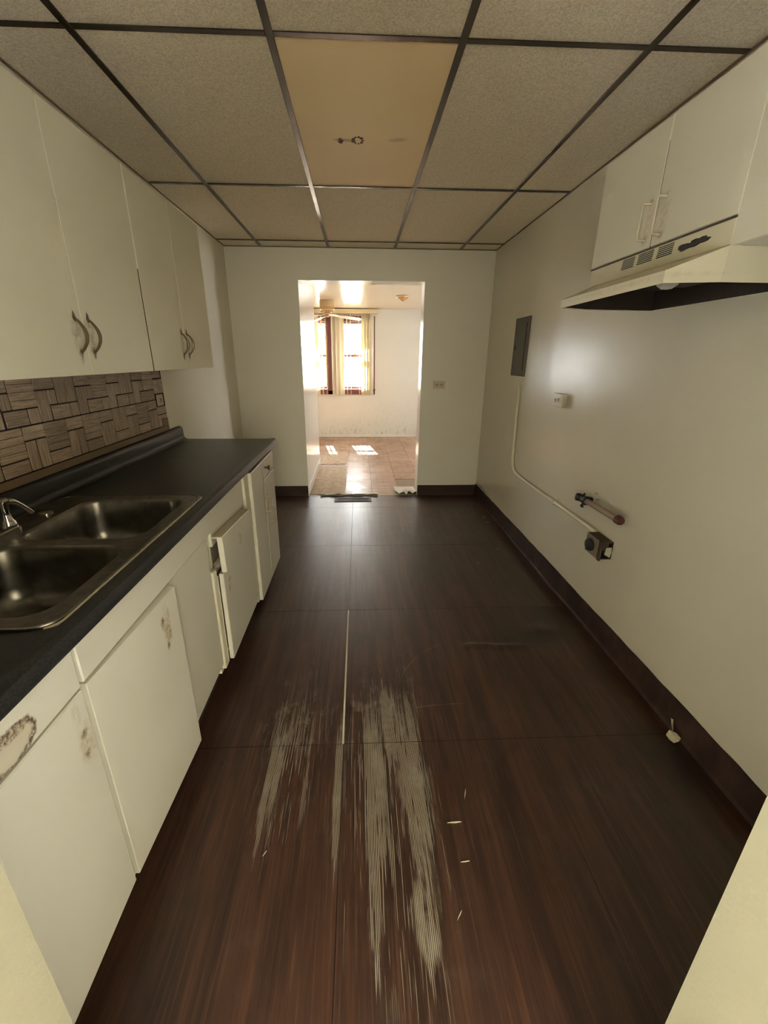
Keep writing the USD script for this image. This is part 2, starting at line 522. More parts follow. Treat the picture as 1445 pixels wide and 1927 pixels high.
M_fanblade = plain('fan_blade_white', (0.80, 0.70, 0.58), 0.4)
M_goldtrim = plain('fan_gold_band', (0.50, 0.30, 0.10), 0.35, 0.4)
M_amber = plain('amber_shade', (0.55, 0.30, 0.10), 0.3)
M_rail = plain('ivory_headrail', (0.70, 0.58, 0.34), 0.4)
M_fence = plain('fence_grey_blue', (0.028, 0.036, 0.048), 0.8, spec=0.12)
M_ground = plain('pale_concrete', (0.52, 0.50, 0.46), 0.8)
M_eave = plain('eave_white', (0.6, 0.6, 0.58), 0.7)


def vane_mat():
    g = G()
    d = g.add('diffuse_bsdf', {'color': (0.76, 0.70, 0.55)})
    t = g.add('translucent_bsdf', {'color': (0.76, 0.68, 0.50)})
    gl = g.add('glossy_bsdf', {'color': (0.9, 0.85, 0.75), 'roughness': 0.3})
    mx = g.add('mix_closure', {'fac': 0.33}, closure1=f'{d}.BSDF', closure2=f'{t}.BSDF')
    mx2 = g.add('mix_closure', {'fac': 0.05}, closure1=f'{mx}.closure', closure2=f'{gl}.BSDF')
    return usdkit.material(stage, '/World/Looks/vinyl_vane', g.n, g.l, surface=f'{mx2}.closure')


M_vane = vane_mat()


def pane_mat():
    g = G()
    t = g.add('transparent_bsdf', {'color': (0.95, 0.97, 0.97)})
    s = g.add('glossy_bsdf', {'color': (1, 1, 1), 'roughness': 0.02})
    f = g.add('layer_weight', {'blend': 0.5}) + '.facing'
    f = g.math('add', g.math('multiply', g.math('power', f, 4.0), 0.6), 0.04)
    mx = g.add('mix_closure', {}, fac=f, closure1=f'{t}.BSDF', closure2=f'{s}.BSDF')
    return usdkit.material(stage, '/World/Looks/window_glass', g.n, g.l, surface=f'{mx}.closure')


M_pane = pane_mat()


def parquet(i, a, b):
    g = G()
    n = g.noise(g.map((4, 30, 1)), scale=1.0, detail=4)
    br = g.add('brick_texture', {'color1': a, 'color2': b, 'mortar': tuple(np.array(a) * 0.45), 'scale': 1.0, 'mortar_size': 0.0025, 'brick_width': 0.152, 'row_height': 0.038, 'offset': 0.5}, vector=g.map((1, 1, 1), (0.165, -4.5, 0))) + '.color'
    base = g.mix(g.ss(n, 0.4, 0.7, 0, 0.4), br, tuple(np.array(b) * 0.8))
    return g.done(f'parquet_vinyl_{i}', base, g.ss(g.noise(scale=5), 0.3, 0.7, 0.26, 0.42), bump=g.noise(scale=14), bump_s=0.15, bump_d=0.003)


M_pq = [parquet(0, (0.33, 0.19, 0.125), (0.45, 0.285, 0.20)), parquet(1, (0.38, 0.225, 0.15), (0.49, 0.32, 0.23)), parquet(2, (0.29, 0.17, 0.11), (0.40, 0.25, 0.17))]


def cardboard():
    g = G()
    w = g.add('wave_texture', {'scale': 1.0, 'bands_direction': 'x', 'distortion': 0.4}, vector=g.map((26, 1, 1))) + '.fac'
    n = g.noise(scale=14, detail=5, rough=0.7)
    base = g.mix(g.ss(n, 0.35, 0.7), (0.40, 0.285, 0.175), (0.55, 0.42, 0.29))
    base = g.mix(g.ss(w, 0.2, 0.8, 0, 0.25), base, (0.30, 0.20, 0.12))
    return g.done('flattened_cardboard', base, 0.75, bump=w, bump_s=0.3, bump_d=0.002)


M_card = cardboard()
M_torn = paint('torn_vinyl_backing', (0.74, 0.70, 0.62), 0.7, 60, 0.5, 0.003, 0.2)
M_ply = paint('old_underlay', (0.26, 0.185, 0.12), 0.7, 60, 0.3, 0.002, 0.2)
M_bug = plain('dead_insect_brown', (0.10, 0.045, 0.018), 0.7)
M_register = plain('register_brown', (0.085, 0.065, 0.055), 0.6)

# ------------------------------------------------------------------ main dimensions
CE = 2.3784
XL, XR, YW, YN = -1.21, 1.2863, 4.380, 0.30
D0, D1, DZ = -0.5643, 0.6381, 2.1212
YD = 4.58            # far side of the doorway wall
YF, CF = 8.04, 2.2465  # window wall and ceiling of the room beyond
XFL, XFR = -2.3, 2.7

# ------------------------------------------------------------------ kitchen floor
fl = T('floor', kind='structure')
fl.part('subfloor', bx(XL - 0.1, XR + 0.1, -2.7, YD + 0.02, -0.06, -0.006), M_sub)
xs = [XL, -0.818, -0.073, 0.672, XR]
ys = [-2.6, -0.615, 0.31, 1.235, 2.16, 3.075, 3.99, YD - 0.18]


def ridge(p):
    x, y = p[:, 0], p[:, 1]
    w = 0.02 * (meshkit.noise(np.stack([x * 14, y * 14, 0 * x], 1)) - 0.5)
    a = np.exp(-((y - 1.80 + w + 0.03 * (x - 0.7)) / 0.014) ** 2) * np.clip((x - 0.53) / 0.05, 0, 1) * np.clip((0.9 - x) / 0.15, 0, 1)
    b = np.exp(-((x - 0.640 + w) / 0.011) ** 2) * np.clip((1.98 - y) / 0.08, 0, 1) * np.clip((y - 1.50) / 0.25, 0, 1)
    c = 0.5 * np.exp(-(((x - 1.02) / 0.09) ** 2 + ((y - 1.93) / 0.05) ** 2))
    return 0.013 * np.maximum(np.maximum(a, 0.45 * b), c)


for j in range(len(ys) - 1):
    for i in range(len(xs) - 1):
        x0, x1, y0, y1 = xs[i] + 0.0012, xs[i + 1] - 0.0012, ys[j] + 0.0012, ys[j + 1] - 0.0012
        if i == 2: x1 += 0.0008
        if i == 3: x0 -= 0.0008
        if i == 1 and 1.2 < ys[j] < 2:
            x1 -= 0.006
        if 1.2 < ys[j] < 2 and i >= 2:
            nx, ny = 70, 70
            gx, gy = np.meshgrid(np.linspace(x0, x1, nx), np.linspace(y0, y1, ny), indexing='ij')
            P = np.stack([gx.ravel(), gy.ravel(), 0 * gx.ravel()], 1)
            P[:, 2] = ridge(P)
            idx = np.arange(nx * ny).reshape(nx, ny)
            q = np.stack([idx[:-1, :-1], idx[1:, :-1], idx[1:, 1:], idx[:-1, 1:]], -1).reshape(-1, 4)
            fl.part('floor_panel', (P, q), M_floor, smooth=True)
        else:
            fl.part('floor_panel', bx(x0, x1, y0, y1, -0.005, 0.0), M_floor)
fl.part('seam_strip', cb(-0.0785, -0.0705, 1.238, 2.158, -0.005, 0.0006, 0.0004), M_strip, label='pale bare strip showing in the open floor seam')

# ------------------------------------------------------------------ walls of the kitchen
solo('wall_left', bx(XL - 0.12, XL, YN, YW, 0, CE + 0.1), M_wallfar, kind='structure')
solo('wall_right', bx(XR, XR + 0.12, YN, YW, 0, CE + 0.1), M_right, kind='structure')
wf = cat(bx(XL - 1.1, D0, YW, YD, 0, CE + 0.1), bx(D1, XR + 1.4, YW, YD, 0, CE + 0.1), bx(D0, D1, YW, YD, DZ, CE + 0.1))
solo('wall_far', wf, M_wallfar, kind='structure')
solo('trim_3', cat(bx(D1 - 0.007, D1, YW - 0.001, YD + 0.004, 0.004, DZ), bx(D0, D0 + 0.007, YW - 0.001, YD, 0.004, DZ), bx(D0 + 0.007, D1 - 0.007, YW - 0.001, YD + 0.004, DZ - 0.007, DZ)), M_stub, kind='structure')
JL, JR = -0.376, 0.435
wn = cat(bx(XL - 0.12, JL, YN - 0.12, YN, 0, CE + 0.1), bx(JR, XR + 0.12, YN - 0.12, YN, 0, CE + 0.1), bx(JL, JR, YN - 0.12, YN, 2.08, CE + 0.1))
solo('wall_near', wn, paint('dimmed_jamb_paint', (0.27, 0.25, 0.168), 0.5, 75, 0.3, 0.0015), kind='structure')  # wall paint darkened here to offset the strong rear light on the jambs

# room behind the camera: plain painted box without a window, lit by the added fill
RB = -2.6
solo('wall_rear', bx(-2.2, 2.2, RB - 0.1, RB, 0, CE), M_wall, kind='structure')
solo('wall_rear_left', bx(-2.3, -2.2, RB, YN - 0.12, 0, CE), M_wall, kind='structure')
solo('wall_rear_right', bx(2.2, 2.3, RB, YN - 0.12, 0, CE), M_wall, kind='structure')
solo('wall_rear_side', cat(bx(-2.2, XL - 0.12, YN - 0.12, YN, 0, CE), bx(XR + 0.12, 2.2, YN - 0.12, YN, 0, CE)), M_wall, kind='structure')
solo('ceiling_rear', bx(-2.3, 2.3, RB, YN - 0.12, CE, CE + 0.08), M_wall, kind='structure')

# cove base
bs = T('baseboard_far', kind='structure', loc=(0, YW, 0))
for x0, x1 in ((XL, D0 + 0.002), (D1 - 0.002, XR - 0.006)):
    prof = [(0, 0), (0.016, 0), (0.009, 0.006), (0.006, 0.018), (0.004, 0.112), (0.002, 0.116), (0, 0.116)]
    e = extr_y(prof, x0, x1)
    v = e.vertices.copy(); e.vertices = np.stack([v[:, 1], YW - v[:, 0], v[:, 2]], 1)
    bs.part('cove_strip', e, M_base)
# right: a wavy strip that has come loose in places
n = 120
yy = np.linspace(YN + 0.01, YW - 0.004, n)
V, F = [], []
for k, y in enumerate(yy):
    nz = meshkit.noise(np.array([[y * 3.0, 0.3, 0.1]]))[0]
    nz2 = meshkit.noise(np.array([[y * 13.0, 5.3, 0.1]]))[0]
    lift = 0.004 + 0.006 * nz + (0.007 * math.exp(-((y - 2.42) / 0.10) ** 2)) + 0.005 * math.exp(-((y - 3.1) / 0.12) ** 2)
    top = 0.128 + 0.006 * (nz2 - 0.5) + 0.004 * (nz - 0.5)
    for dx, z in ((0.016 + lift, 0.0005), (0.006 + lift, 0.012), (0.004 + lift, 0.06), (0.004 + lift * 0.55, top), (0.0005, top - 0.001)):
        V.append((XR - dx, y, z))
for k in range(n - 1):
    for q in range(4):
        a = k * 5 + q
        F.append((a, a + 1, a + 6, a + 5))
solo('baseboard_right', (np.array(V), np.array(F)), M_base, kind='structure', smooth=35)

# ------------------------------------------------------------------ suspended ceiling
gx = [-0.8792 + 0.61 * i for i in range(4)]
gy = [0.5026, 1.7226, 2.9452, 4.163]
ce = T('ceiling', kind='structure')
ce.part('ceiling_deck', bx(XL, XR, YN, YW, CE + 0.03, CE + 0.08), M_dark)
cx_ = [XL, *gx, XR]
cy = [YN, *gy, YW]
for i in range(5):
    for j in range(5):
        if i == 2 and j == 2:
            continue
        ce.part('ceiling_tile', cb(cx_[i] + 0.001, cx_[i + 1] - 0.001, cy[j] + 0.001, cy[j + 1] - 0.001, CE + 0.006, CE + 0.018, 0.001), M_tile)
tb = lambda: None
for x in gx:
    ce.part('grid_bar', cat(cb(x - 0.0125, x + 0.0125, YN, YW, CE, CE + 0.004, 0.001), bx(x - 0.0012, x + 0.0012, YN, YW, CE + 0.004, CE + 0.028)), M_bar)
for y in gy:
    for i in range(5):
        x0 = cx_[i] + (0.0125 if i else 0); x1 = cx_[i + 1] - (0.0125 if i < 4 else 0)
        ce.part('cross_bar', cb(x0, x1, y - 0.0115, y + 0.0115, CE + 0.0005, CE + 0.004, 0.001), M_bar)
for nm, b in (('wall_angle', bx(XL, XL + 0.008, YN, YW, CE + 0.0, CE + 0.005)), ('wall_angle', bx(XR - 0.008, XR, YN, YW, CE - 0.001, CE + 0.005)), ('wall_angle', bx(XL, XR, YW - 0.012, YW, CE - 0.001, CE + 0.005))):
    ce.part(nm, b, M_angle)

# the yellowed lens of the light: sags a little between its bars
lp = T('ceiling_light_panel', 'yellowed plastic light panel with dead insects showing, set in the ceiling grid', 'light panel', (0.036, 2.334, CE))
nx, ny = 24, 40
ax, ay = np.meshgrid(np.linspace(gx[1] + 0.003, gx[2] - 0.003, nx), np.linspace(gy[1] + 0.003, gy[2] - 0.003, ny), indexing='ij')
u = (ax - gx[1]) / 0.61; v = (ay - gy[1]) / 1.2226
sag = -0.010 * np.sin(np.pi * np.clip(u, 0, 1)) * np.sin(np.pi * np.clip(v, 0, 1))
P = np.stack([ax.ravel(), ay.ravel(), (CE + 0.0065 + sag).ravel()], 1)
idx = np.arange(nx * ny).reshape(nx, ny)
q = np.stack([idx[:-1, :-1], idx[:-1, 1:], idx[1:, 1:], idx[1:, :-1]], -1).reshape(-1, 4)
lp.part('lens', (P, q), M_lens, smooth=True)
rng = np.random.default_rng(5)
for c0, n_, s in (((-0.075, 2.372), 5, 0.011), ((0.005, 2.368), 9, 0.012)):
    ms = []
    for k in range(n_):
        a = 2 * np.pi * k / n_
        p = trimesh.creation.icosphere(1, 1.0)
        r = s * (0.4 + 0.5 * rng.random())
        p.apply_scale([r, r * 1.2, 0.0012])
        rad = 0.020 if n_ > 6 else 0.012
        p.apply_translation([c0[0] + rad * math.cos(a) * (1.1 if n_ > 6 else 0.5), c0[1] + rad * 1.5 * math.sin(a), CE - 0.0045 + 0.0002 * k])
        ms.append(p)
    lp.part('insect_remains', cat(*ms), M_bug, smooth=True, label='brown smear of dead insects under the lens')

# ------------------------------------------------------------------ wall cabinets, left
hx = -0.905


def bow_pull(t, parent, y, z, x, mat, h=0.105, out=0.03, thick=0.0045, plate=True):
    """antique bow pull, vertical, projecting along sign of out"""
    zz = np.linspace(-0.5, 0.5, 15)
    pts = [(x + out * math.cos(s * math.pi) ** 0.8 if abs(s) < 0.5 else x + 0.001, y, z + s * h) for s in zz]
    rs = [thick * (0.7 + 0.5 * math.cos(s * math.pi)) for s in zz]
    ms = [tube(pts, rs, 10)]
    if plate:
        for s in (-1, 1):
            ms.append(hull([(x + d, y + a * w, z + s * (h / 2 + b)) for d, sc in ((0.0, 1), (0.003, 0.7)) for a, w, b in ((-1, 0.008 * sc, 0), (1, 0.008 * sc, 0), (0, 0.001, 0.022 * sc), (0, 0.001, -0.010))]))
    return t.part('pull', cat(*ms), mat, parent, smooth=35)


def stains_at(y, z, x, k=0.75, r=0.035):
    return [((x, y, z), (0.08, r, 0.085), k, (0.24, 0.18, 0.10)), ((x, y, z + 0.055), (0.05, 0.014, 0.03), k, None), ((x, y, z - 0.06), (0.05, 0.014, 0.034), k, None)]


def wall_cabinet(y0, ym, y1, label, k):
    t = T('wall_cabinet', label, 'cabinet', (-1.2, (y0 + y1) / 2, 1.37))
    xb = XL + 0.002
    z0, z1 = 1.372, 2.132
    body = cat(bx(xb, hx - 0.02, y0, y0 + 0.016, z0 + 0.004, z1), bx(xb, hx - 0.02, y1 - 0.016, y1, z0 + 0.004, z1), bx(xb, hx - 0.02, y0 + 0.016, y1 - 0.016, z0 + 0.02, z0 + 0.036),
               bx(xb, hx - 0.02, y0 + 0.016, y1 - 0.016, z1 - 0.016, z1), bx(xb, xb + 0.006, y0 + 0.016, y1 - 0.016, z0 + 0.036, z1 - 0.016))
    t.part('body', body, M_cab)
    hz = 1.495
    for a, b, hy in ((y0 + 0.0022, ym - 0.0010, ym - 0.036), (ym + 0.0010, y1 - 0.0022, ym + 0.036)):
        mat = paint(f'wall_cabinet_door_{k}_{"ab"[a > y0 + 0.1]}', CAB, 0.42, 60, 0.25, 0.001, 0.05, stains_at(hy, hz, hx))
        d = t.part('door', cb(hx - 0.019, hx, a, b, z0, z1, 0.0015), mat)
        bow_pull(t, d, hy, hz, hx, M_bronze)
    t.part('joint_strip', bx(hx - 0.015, hx - 0.0016, ym - 0.0009, ym + 0.0009, z0, z1 - 0.25), M_joint, label='dark strip filling the gap between the doors')
    if k == 2:
        t.part('joint_strip', bx(hx - 0.015, hx - 0.0012, y0 - 0.008, y0 + 0.002, z0, z1 - 0.36), M_joint, label='dark strip filling the gap between the two cabinets')


M_cab = paint('cabinet_paint', CAB, 0.42, 60, 0.25, 0.001, 0.05)
wall_cabinet(1.07, 1.525, 1.977, 'cream double-door wall cabinet above the sink with worn bow pulls', 1)
wall_cabinet(1.983, 2.375, 2.785, 'cream double-door wall cabinet at the far end of the run over the black worktop', 2)

# ------------------------------------------------------------------ tile backsplash
XT = XL + 0.008
tbk = T('tile_backsplash', 'brown woodgrain mosaic tile backsplash between wall cabinets and black worktop', 'backsplash', (XL, 1.9, 1.0))
tbk.part('grout_bed', bx(XL + 0.0005, XT, 0.35, 2.70, 0.9985, 1.3705), M_grout)
rng = np.random.default_rng(11)
up = [('A', 0, .47, 1.368, 1.311, 0), ('B', .47, 1, 1.368, 1.252, 2), ('C', 0, .27, 1.311, 1.193, 1), ('D', .27, .47, 1.311, 1.252, 1), ('E', .29, .76, 1.252, 1.193, 0), ('F', .76, 1, 1.252, 1.193, 1)]
lo = [('G', 0, .54, 1.193, 1.081, 0), ('H', .54, 1, 1.193, 1.141, 0), ('I', 0, .54, 1.081, 1.030, 0), ('J', .54, .77, 1.141, 1.030, 1), ('K', .77, 1, 1.141, 1.030, 1)]
by = 0.478
for b in range(10):
    for q, (nm, u0, u1, za, zb, ver) in enumerate(up + lo):
        y0, y1 = by + u0 * 0.233 + 0.0030, by + u1 * 0.233 - 0.0030
        if y0 > 2.69: continue
        y1 = min(y1, 2.696)
        if y1 - y0 < 0.01: continue
        if b == 9 and nm not in ('A', 'H', 'G'):
            continue
        odd = b % 2
        v_ = ver if ver != 2 else (1 if odd else 0)
        if b == 9 and nm in ('G', 'H'): continue
        if nm == 'G' and b in (7, ): v_ = 1
        pr = 0.0035 + 0.0025 * rng.random()
        mset = M_bt[rng.integers(0, 3)][v_]
        if ver == 2 or nm == 'G':
            # a piece scored into strips
            ms = []
            k = 4
            for s in range(k):
                if v_:
                    w = (y1 - y0) / k; ms.append(cb(XT - 0.001, XT + pr - 0.001 * (s % 2), y0 + s * w + 0.0007, y0 + (s + 1) * w - 0.0007, zb + 0.002, za - 0.002, 0.001))
                else:
                    w = (za - zb - 0.004) / k; ms.append(cb(XT - 0.001, XT + pr - 0.001 * (s % 2), y0, y1, zb + 0.002 + s * w + 0.0007, zb + 0.002 + (s + 1) * w - 0.0007, 0.001))
            tbk.part('tile', cat(*ms), mset)
        else:
            tbk.part('tile', cb(XT - 0.001, XT + pr, y0, y1, zb + 0.0028, za - 0.0028, 0.0015), mset)
    by += 0.233
# right-hand column of cut pieces
for (y0, y1, za, zb) in ((2.578, 2.69, 1.148, 1.105), (2.62, 2.69, 1.100, 1.075), (2.578, 2.612, 1.100, 1.032), (2.579, 2.632, 1.306, 1.226), (2.638, 2.694, 1.306, 1.226)):
    tbk.part('tile', cb(XT - 0.001, XT + 0.005, y0, y1, zb, za, 0.0015), M_bt[1][0])
tbk.part('adhesive_strip', cat(bx(XT - 0.001, XT + 0.004, 0.35, 2.70, 0.9985, 1.027), cb(XT - 0.001, XT + 0.003, 2.625, 2.70, 1.028, 1.072, 0.001)), M_caulk, label='brown adhesive strip along the foot of the tiles')


def faceplate(t, c, n_axis, w, h, holes, mat=M_plastic, depth=0.006, vertical=True):
    """plate on a wall. c: centre on the wall; n_axis: outward normal ('+x', '-x', '-y'); w along the wall, h up"""
    c = np.array(c, float)
    n = {'+x': np.array([1., 0, 0]), '-x': np.array([-1., 0, 0]), '-y': np.array([0, -1., 0])}[n_axis]
    s = np.array([0, 1., 0]) if n_axis[1] == 'x' else np.array([1., 0, 0])
    z = np.array([0, 0, 1.])

    def slab(u0, u1, v0, v1, d0, d1, bev):
        pts = []
        for uu, vv in ((u0, v0), (u1, v0), (u1, v1), (u0, v1)):
            pts.append(c + uu * s + vv * z + d0 * n)
        for uu, vv in ((u0 + bev, v0 + bev), (u1 - bev, v0 + bev), (u1 - bev, v1 - bev), (u0 + bev, v1 - bev)):
            pts.append(c + uu * s + vv * z + d1 * n)
        return hull(pts)
    t.part('cover_plate', slab(-w / 2, w / 2, -h / 2, h / 2, 0, depth, 0.003), mat)
    for (u, v, kind) in holes:
        if kind == 'socket':
            f = t.part('socket', slab(u - 0.016, u + 0.016, v - 0.014, v + 0.014, depth, depth + 0.0015, 0.003), mat)
            ms = [slab(u - 0.0095, u - 0.0040, v - 0.005, v + 0.009, depth + 0.0012, depth + 0.0022, 0.0003), slab(u + 0.0040, u + 0.0095, v - 0.005, v + 0.009, depth + 0.0012, depth + 0.0022, 0.0003), slab(u - 0.004, u + 0.004, v - 0.0128, v - 0.007, depth + 0.0012, depth + 0.0022, 0.0003)]
            t.part('slot', cat(*ms), M_slot, f)
        elif kind == 'toggle':
            t.part('toggle', slab(u - 0.004, u + 0.004, v - 0.010, v + 0.004, depth, depth + 0.010, 0.001), mat)
        else:
            t.part('screw', cyl(c + u * s + v * z + depth * n, c + u * s + v * z + (depth + 0.0015) * n, 0.003, 10), M_bronze)


o = T('outlet', 'small ivory outlet plate set in the brown mosaic backsplash', 'outlet', (XT, 2.62, 1.188))
faceplate(o, (XT + 0.006, 2.622, 1.187), '+x', 0.076, 0.066, [(-0.0, 0, 'socket')], paint('tiled_outlet_plate', (0.45, 0.36, 0.26), 0.5, 90, 0.2, 0.001, 0.2))
t = T('outlet', 'ivory twin outlet plate on the far wall beside the doorway', 'outlet', (0.817, YW, 1.18))
faceplate(t, (0.817, YW, 1.18), '-y', 0.122, 0.076, [(-0.024, 0, 'socket'), (0.024, 0, 'socket'), (0, 0, 'screw')], paint('aged_outlet_plate', (0.58, 0.49, 0.33), 0.4, 90, 0.1, 0.001, 0.1))
t = T('outlet', 'raised ivory outlet box on the right wall in the patch of window sheen', 'outlet', (XR, 2.645, 1.187))
t.part('box', cb(XR - 0.032, XR - 0.0005, 2.592, 2.703, 1.149, 1.229, 0.003), M_plastic)
faceplate(t, (XR - 0.032, 2.6475, 1.189), '-x', 0.113, 0.082, [(-0.022, 0.004, 'socket'), (0.022, -0.002, 'socket'), (0, 0, 'screw')], M_plastic)

# ------------------------------------------------------------------ worktop
def rot_front(m_):
    v = m_.vertices.copy()
    wgt = np.clip((v[:, 0] + 0.72) / 0.10, 0, 1)
    v[:, 0] -= wgt * (2.85 - v[:, 1]) * 0.0065
    m_.vertices = v
    return m_


XC0, XC1, ZC = XL + 0.0005, -0.563, 0.912
prof = [(XC0, 0.872), (XC1 - 0.022, 0.872), (XC1 - 0.012, 0.872), (XC1 - 0.003, 0.876), (XC1, 0.884), (XC1 - 0.001, 0.900), (XC1 - 0.006, 0.911), (XC1 - 0.016, 0.9155), (XC1 - 0.032, 0.915), (XC1 - 0.048, ZC),
        (XC0 + 0.058, ZC), (XC0 + 0.044, ZC + 0.003), (XC0 + 0.034, ZC + 0.012), (XC0 + 0.030, ZC + 0.028), (XC0 + 0.030, ZC + 0.062), (XC0 + 0.026, ZC + 0.076), (XC0 + 0.016, ZC + 0.083), (XC0, ZC + 0.084)]
top = extr_y(prof, YN + 0.002, 2.852)
SX0, SX1, SY0, SY1 = -1.150, -0.622, 0.730, 1.592
hole = trimesh.creation.extrude_polygon(sg.Polygon(rrect(SX0 + 0.02, SX1 - 0.02, SY0 + 0.02, SY1 - 0.02, 0.04)), 0.2, engine='earcut')
hole.apply_translation([0, 0, 0.82])
top = rot_front(cut(top, hole))
wt = T('worktop', 'black laminate worktop with rolled front edge and coved upstand', 'worktop', (-0.9, 1.6, 0.872))
wt.part('top', top, M_lam, smooth=40)

# ------------------------------------------------------------------ sink
sk = T('sink', 'stainless steel double-bowl sink let into the black worktop', 'sink', (-0.89, 1.16, 0.912))
rim_o = rrect(SX0, SX1, SY0, SY1, 0.055, 8)
B = [(-1.035, -0.662, 0.768, 1.128), (-1.035, -0.662, 1.170, 1.548)]
rim = sg.Polygon(rim_o, [rrect(*b, 0.065, 8) for b in B])
r_ = trimesh.creation.extrude_polygon(rim, 0.003, engine='earcut')
r_.apply_translation([0, 0, ZC + 0.003])
# rolled outer edge
edge = tube(np.column_stack([np.vstack([rim_o, rim_o[:1]]), np.full(len(rim_o) + 1, ZC + 0.0035)]), 0.0042, 8)
sk.part('rim', cat(r_, edge), M_steel, smooth=40)
bead = np.array([(SX1 + 0.0048 - 0.030 * max(0, (abs(y - 1.161) - 0.405) / 0.026) ** 2 * (abs(y - 1.161) > 0.405), y, ZC + 0.0015) for y in np.linspace(SY0 + 0.004, SY1 - 0.004, 60)])
sk.part('caulk_bead', tube(bead, 0.0026 + 0.0016 * np.abs(np.sin(np.arange(len(bead)) * 1.7)), 8), M_bead, smooth=True, label='old pale caulk along the front edge of the sink')
for bx0, bx1, by0, by1 in B:
    rings = []
    levels = [(0.0, 0.006, 0.065), (0.004, 0.004, 0.067), (0.012, 0.009, 0.065), (0.06, 0.014, 0.065), (0.115, 0.020, 0.065), (0.142, 0.027, 0.063), (0.158, 0.040, 0.055), (0.166, 0.062, 0.04), (0.170, 0.10, 0.03), (0.174, 0.15, 0.015)]
    levels[0] = (0.0, 0.0, 0.065)
    for dz, ins, rr in levels:
        c = rrect(bx0 + ins, bx1 - ins, by0 + ins, by1 - ins, rr, 8)
        rings.append(np.column_stack([c, np.full(len(c), ZC + 0.006 - dz)]))
    n = len(rings[0])
    V = np.vstack(rings + [rings[-1].mean(0)[None]])
    F = []
    for i in range(len(rings) - 1):
        for j in range(n):
            a, b = i * n + j, i * n + (j + 1) % n
            F += [(a, a + n, b + n), (a, b + n, b)]
    c = len(V) - 1
    for j in range(n):
        F.append(((len(rings) - 1) * n + j, c, (len(rings) - 1) * n + (j + 1) % n))
    bp = sk.part('bowl', trimesh.Trimesh(V, np.array(F), process=False), M_steel, smooth=True)
    dc = np.array([(bx0 + bx1) / 2, (by0 + by1) / 2, ZC - 0.1685])
    sk.part('drain', lathe([(0.045, 0.0), (0.045, 0.003), (0.036, 0.004), (0.030, 0.001), (0.008, 0.0015), (0.006, 0.006), (0.001, 0.007)], dc, (0, 0, 1), 24), M_chrome, bp, smooth=40)

# ------------------------------------------------------------------ faucet
fx, fy, fz = -1.092, 1.150, ZC + 0.0062
fc = T('faucet', 'chrome two-handle kitchen faucet on the back ledge of the sink', 'faucet', (fx, fy, fz))
pl = trimesh.creation.extrude_polygon(sg.Polygon(rrect(fx - 0.026, fx + 0.026, fy - 0.128, fy + 0.128, 0.025, 8)), 0.010, engine='earcut')
pl.apply_translation([0, 0, fz])
pl2 = trimesh.creation.extrude_polygon(sg.Polygon(rrect(fx - 0.021, fx + 0.021, fy - 0.122, fy + 0.122, 0.02, 8)), 0.010, engine='earcut')
pl2.apply_translation([0, 0, fz + 0.010])
fc.part('base_plate', cat(pl, pl2), M_chrome, smooth=40)
fc.part('spout', cat(lathe([(0.021, 0.02), (0.019, 0.05), (0.015, 0.06)], (fx, fy, fz), (0, 0, 1), 20),
                     tube(smooth_path([(fx, fy, fz + 0.05), (fx + 0.005, fy - 0.005, fz + 0.09), (fx + 0.035, fy - 0.04, fz + 0.125), (fx + 0.08, fy - 0.09, fz + 0.125), (fx + 0.125, fy - 0.14, fz + 0.105), (fx + 0.135, fy - 0.15, fz + 0.08)], 6), 0.0115, 14)), M_chrome, smooth=40)
for s in (-1, 1):
    hy = fy + s * 0.097
    h = fc.part('handle', lathe([(0.023, 0.019), (0.021, 0.026), (0.015, 0.038), (0.0125, 0.056), (0.014, 0.076), (0.019, 0.088), (0.020, 0.096), (0.014, 0.103), (0.001, 0.105)], (fx, hy, fz), (0, 0, 1), 20), M_chrome, smooth=40)
    pts = smooth_path([(fx, hy, fz + 0.092), (fx + 0.006, hy + s * 0.030, fz + 0.084), (fx + 0.010, hy + s * 0.060, fz + 0.056), (fx + 0.012, hy + s * 0.086, fz + 0.028)], 6)
    fc.part('lever', tube(pts, np.linspace(0.011, 0.0075, len(pts)), 12), M_chrome, h, smooth=40)
dp = lathe([(0.021, 0), (0.021, 0.004), (0.017, 0.007), (0.001, 0.008)], (-1.085, 1.395, fz), (0, 0, 1), 22)
solo('sink_hole_cover', dp, M_chrome, 'small chrome cap covering the spare hole right of the faucet', 'hole cover', smooth=40)

# ------------------------------------------------------------------ base cabinets
CAB = (0.60, 0.575, 0.475)
M_cab = paint('base_cabinet_paint', CAB, 0.42, 60, 0.25, 0.001, 0.05)
XB = XL + 0.004
FR = -0.620  # face of the frames


def carcass(t, y0, y1, z0=0.10, z1=0.868, stiles=(), rails=()):
    ms = [bx(XB, FR - 0.018, y0, y0 + 0.016, z0, z1), bx(XB, FR - 0.018, y1 - 0.016, y1, z0, z1), bx(XB, FR - 0.018, y0 + 0.016, y1 - 0.016, z0, z0 + 0.016)]
    t.part('body', cat(*ms), M_cab)
    ff = [bx(FR - 0.018, FR, a, b, z0, z1) for a, b in stiles] + [bx(FR - 0.018, FR, a, b, c, d) for a, b, c, d in rails]
    t.part('face_frame', cat(*ff), M_edge)
    t.part('toe_kick', bx(-0.682, -0.67, y0 + 0.001, y1 - 0.001, 0.001, z0), M_kick)


M_worn = paint('bare_dirty_edge', (0.44, 0.37, 0.23), 0.6, 120, 0.5, 0.001, 0.35)
M_drawerwood = paint('old_drawer_wood', (0.22, 0.18, 0.13), 0.7)
M_edge = paint('frame_edge_paint', (0.66, 0.62, 0.47), 0.5, 90, 0.5, 0.002, 0.12)


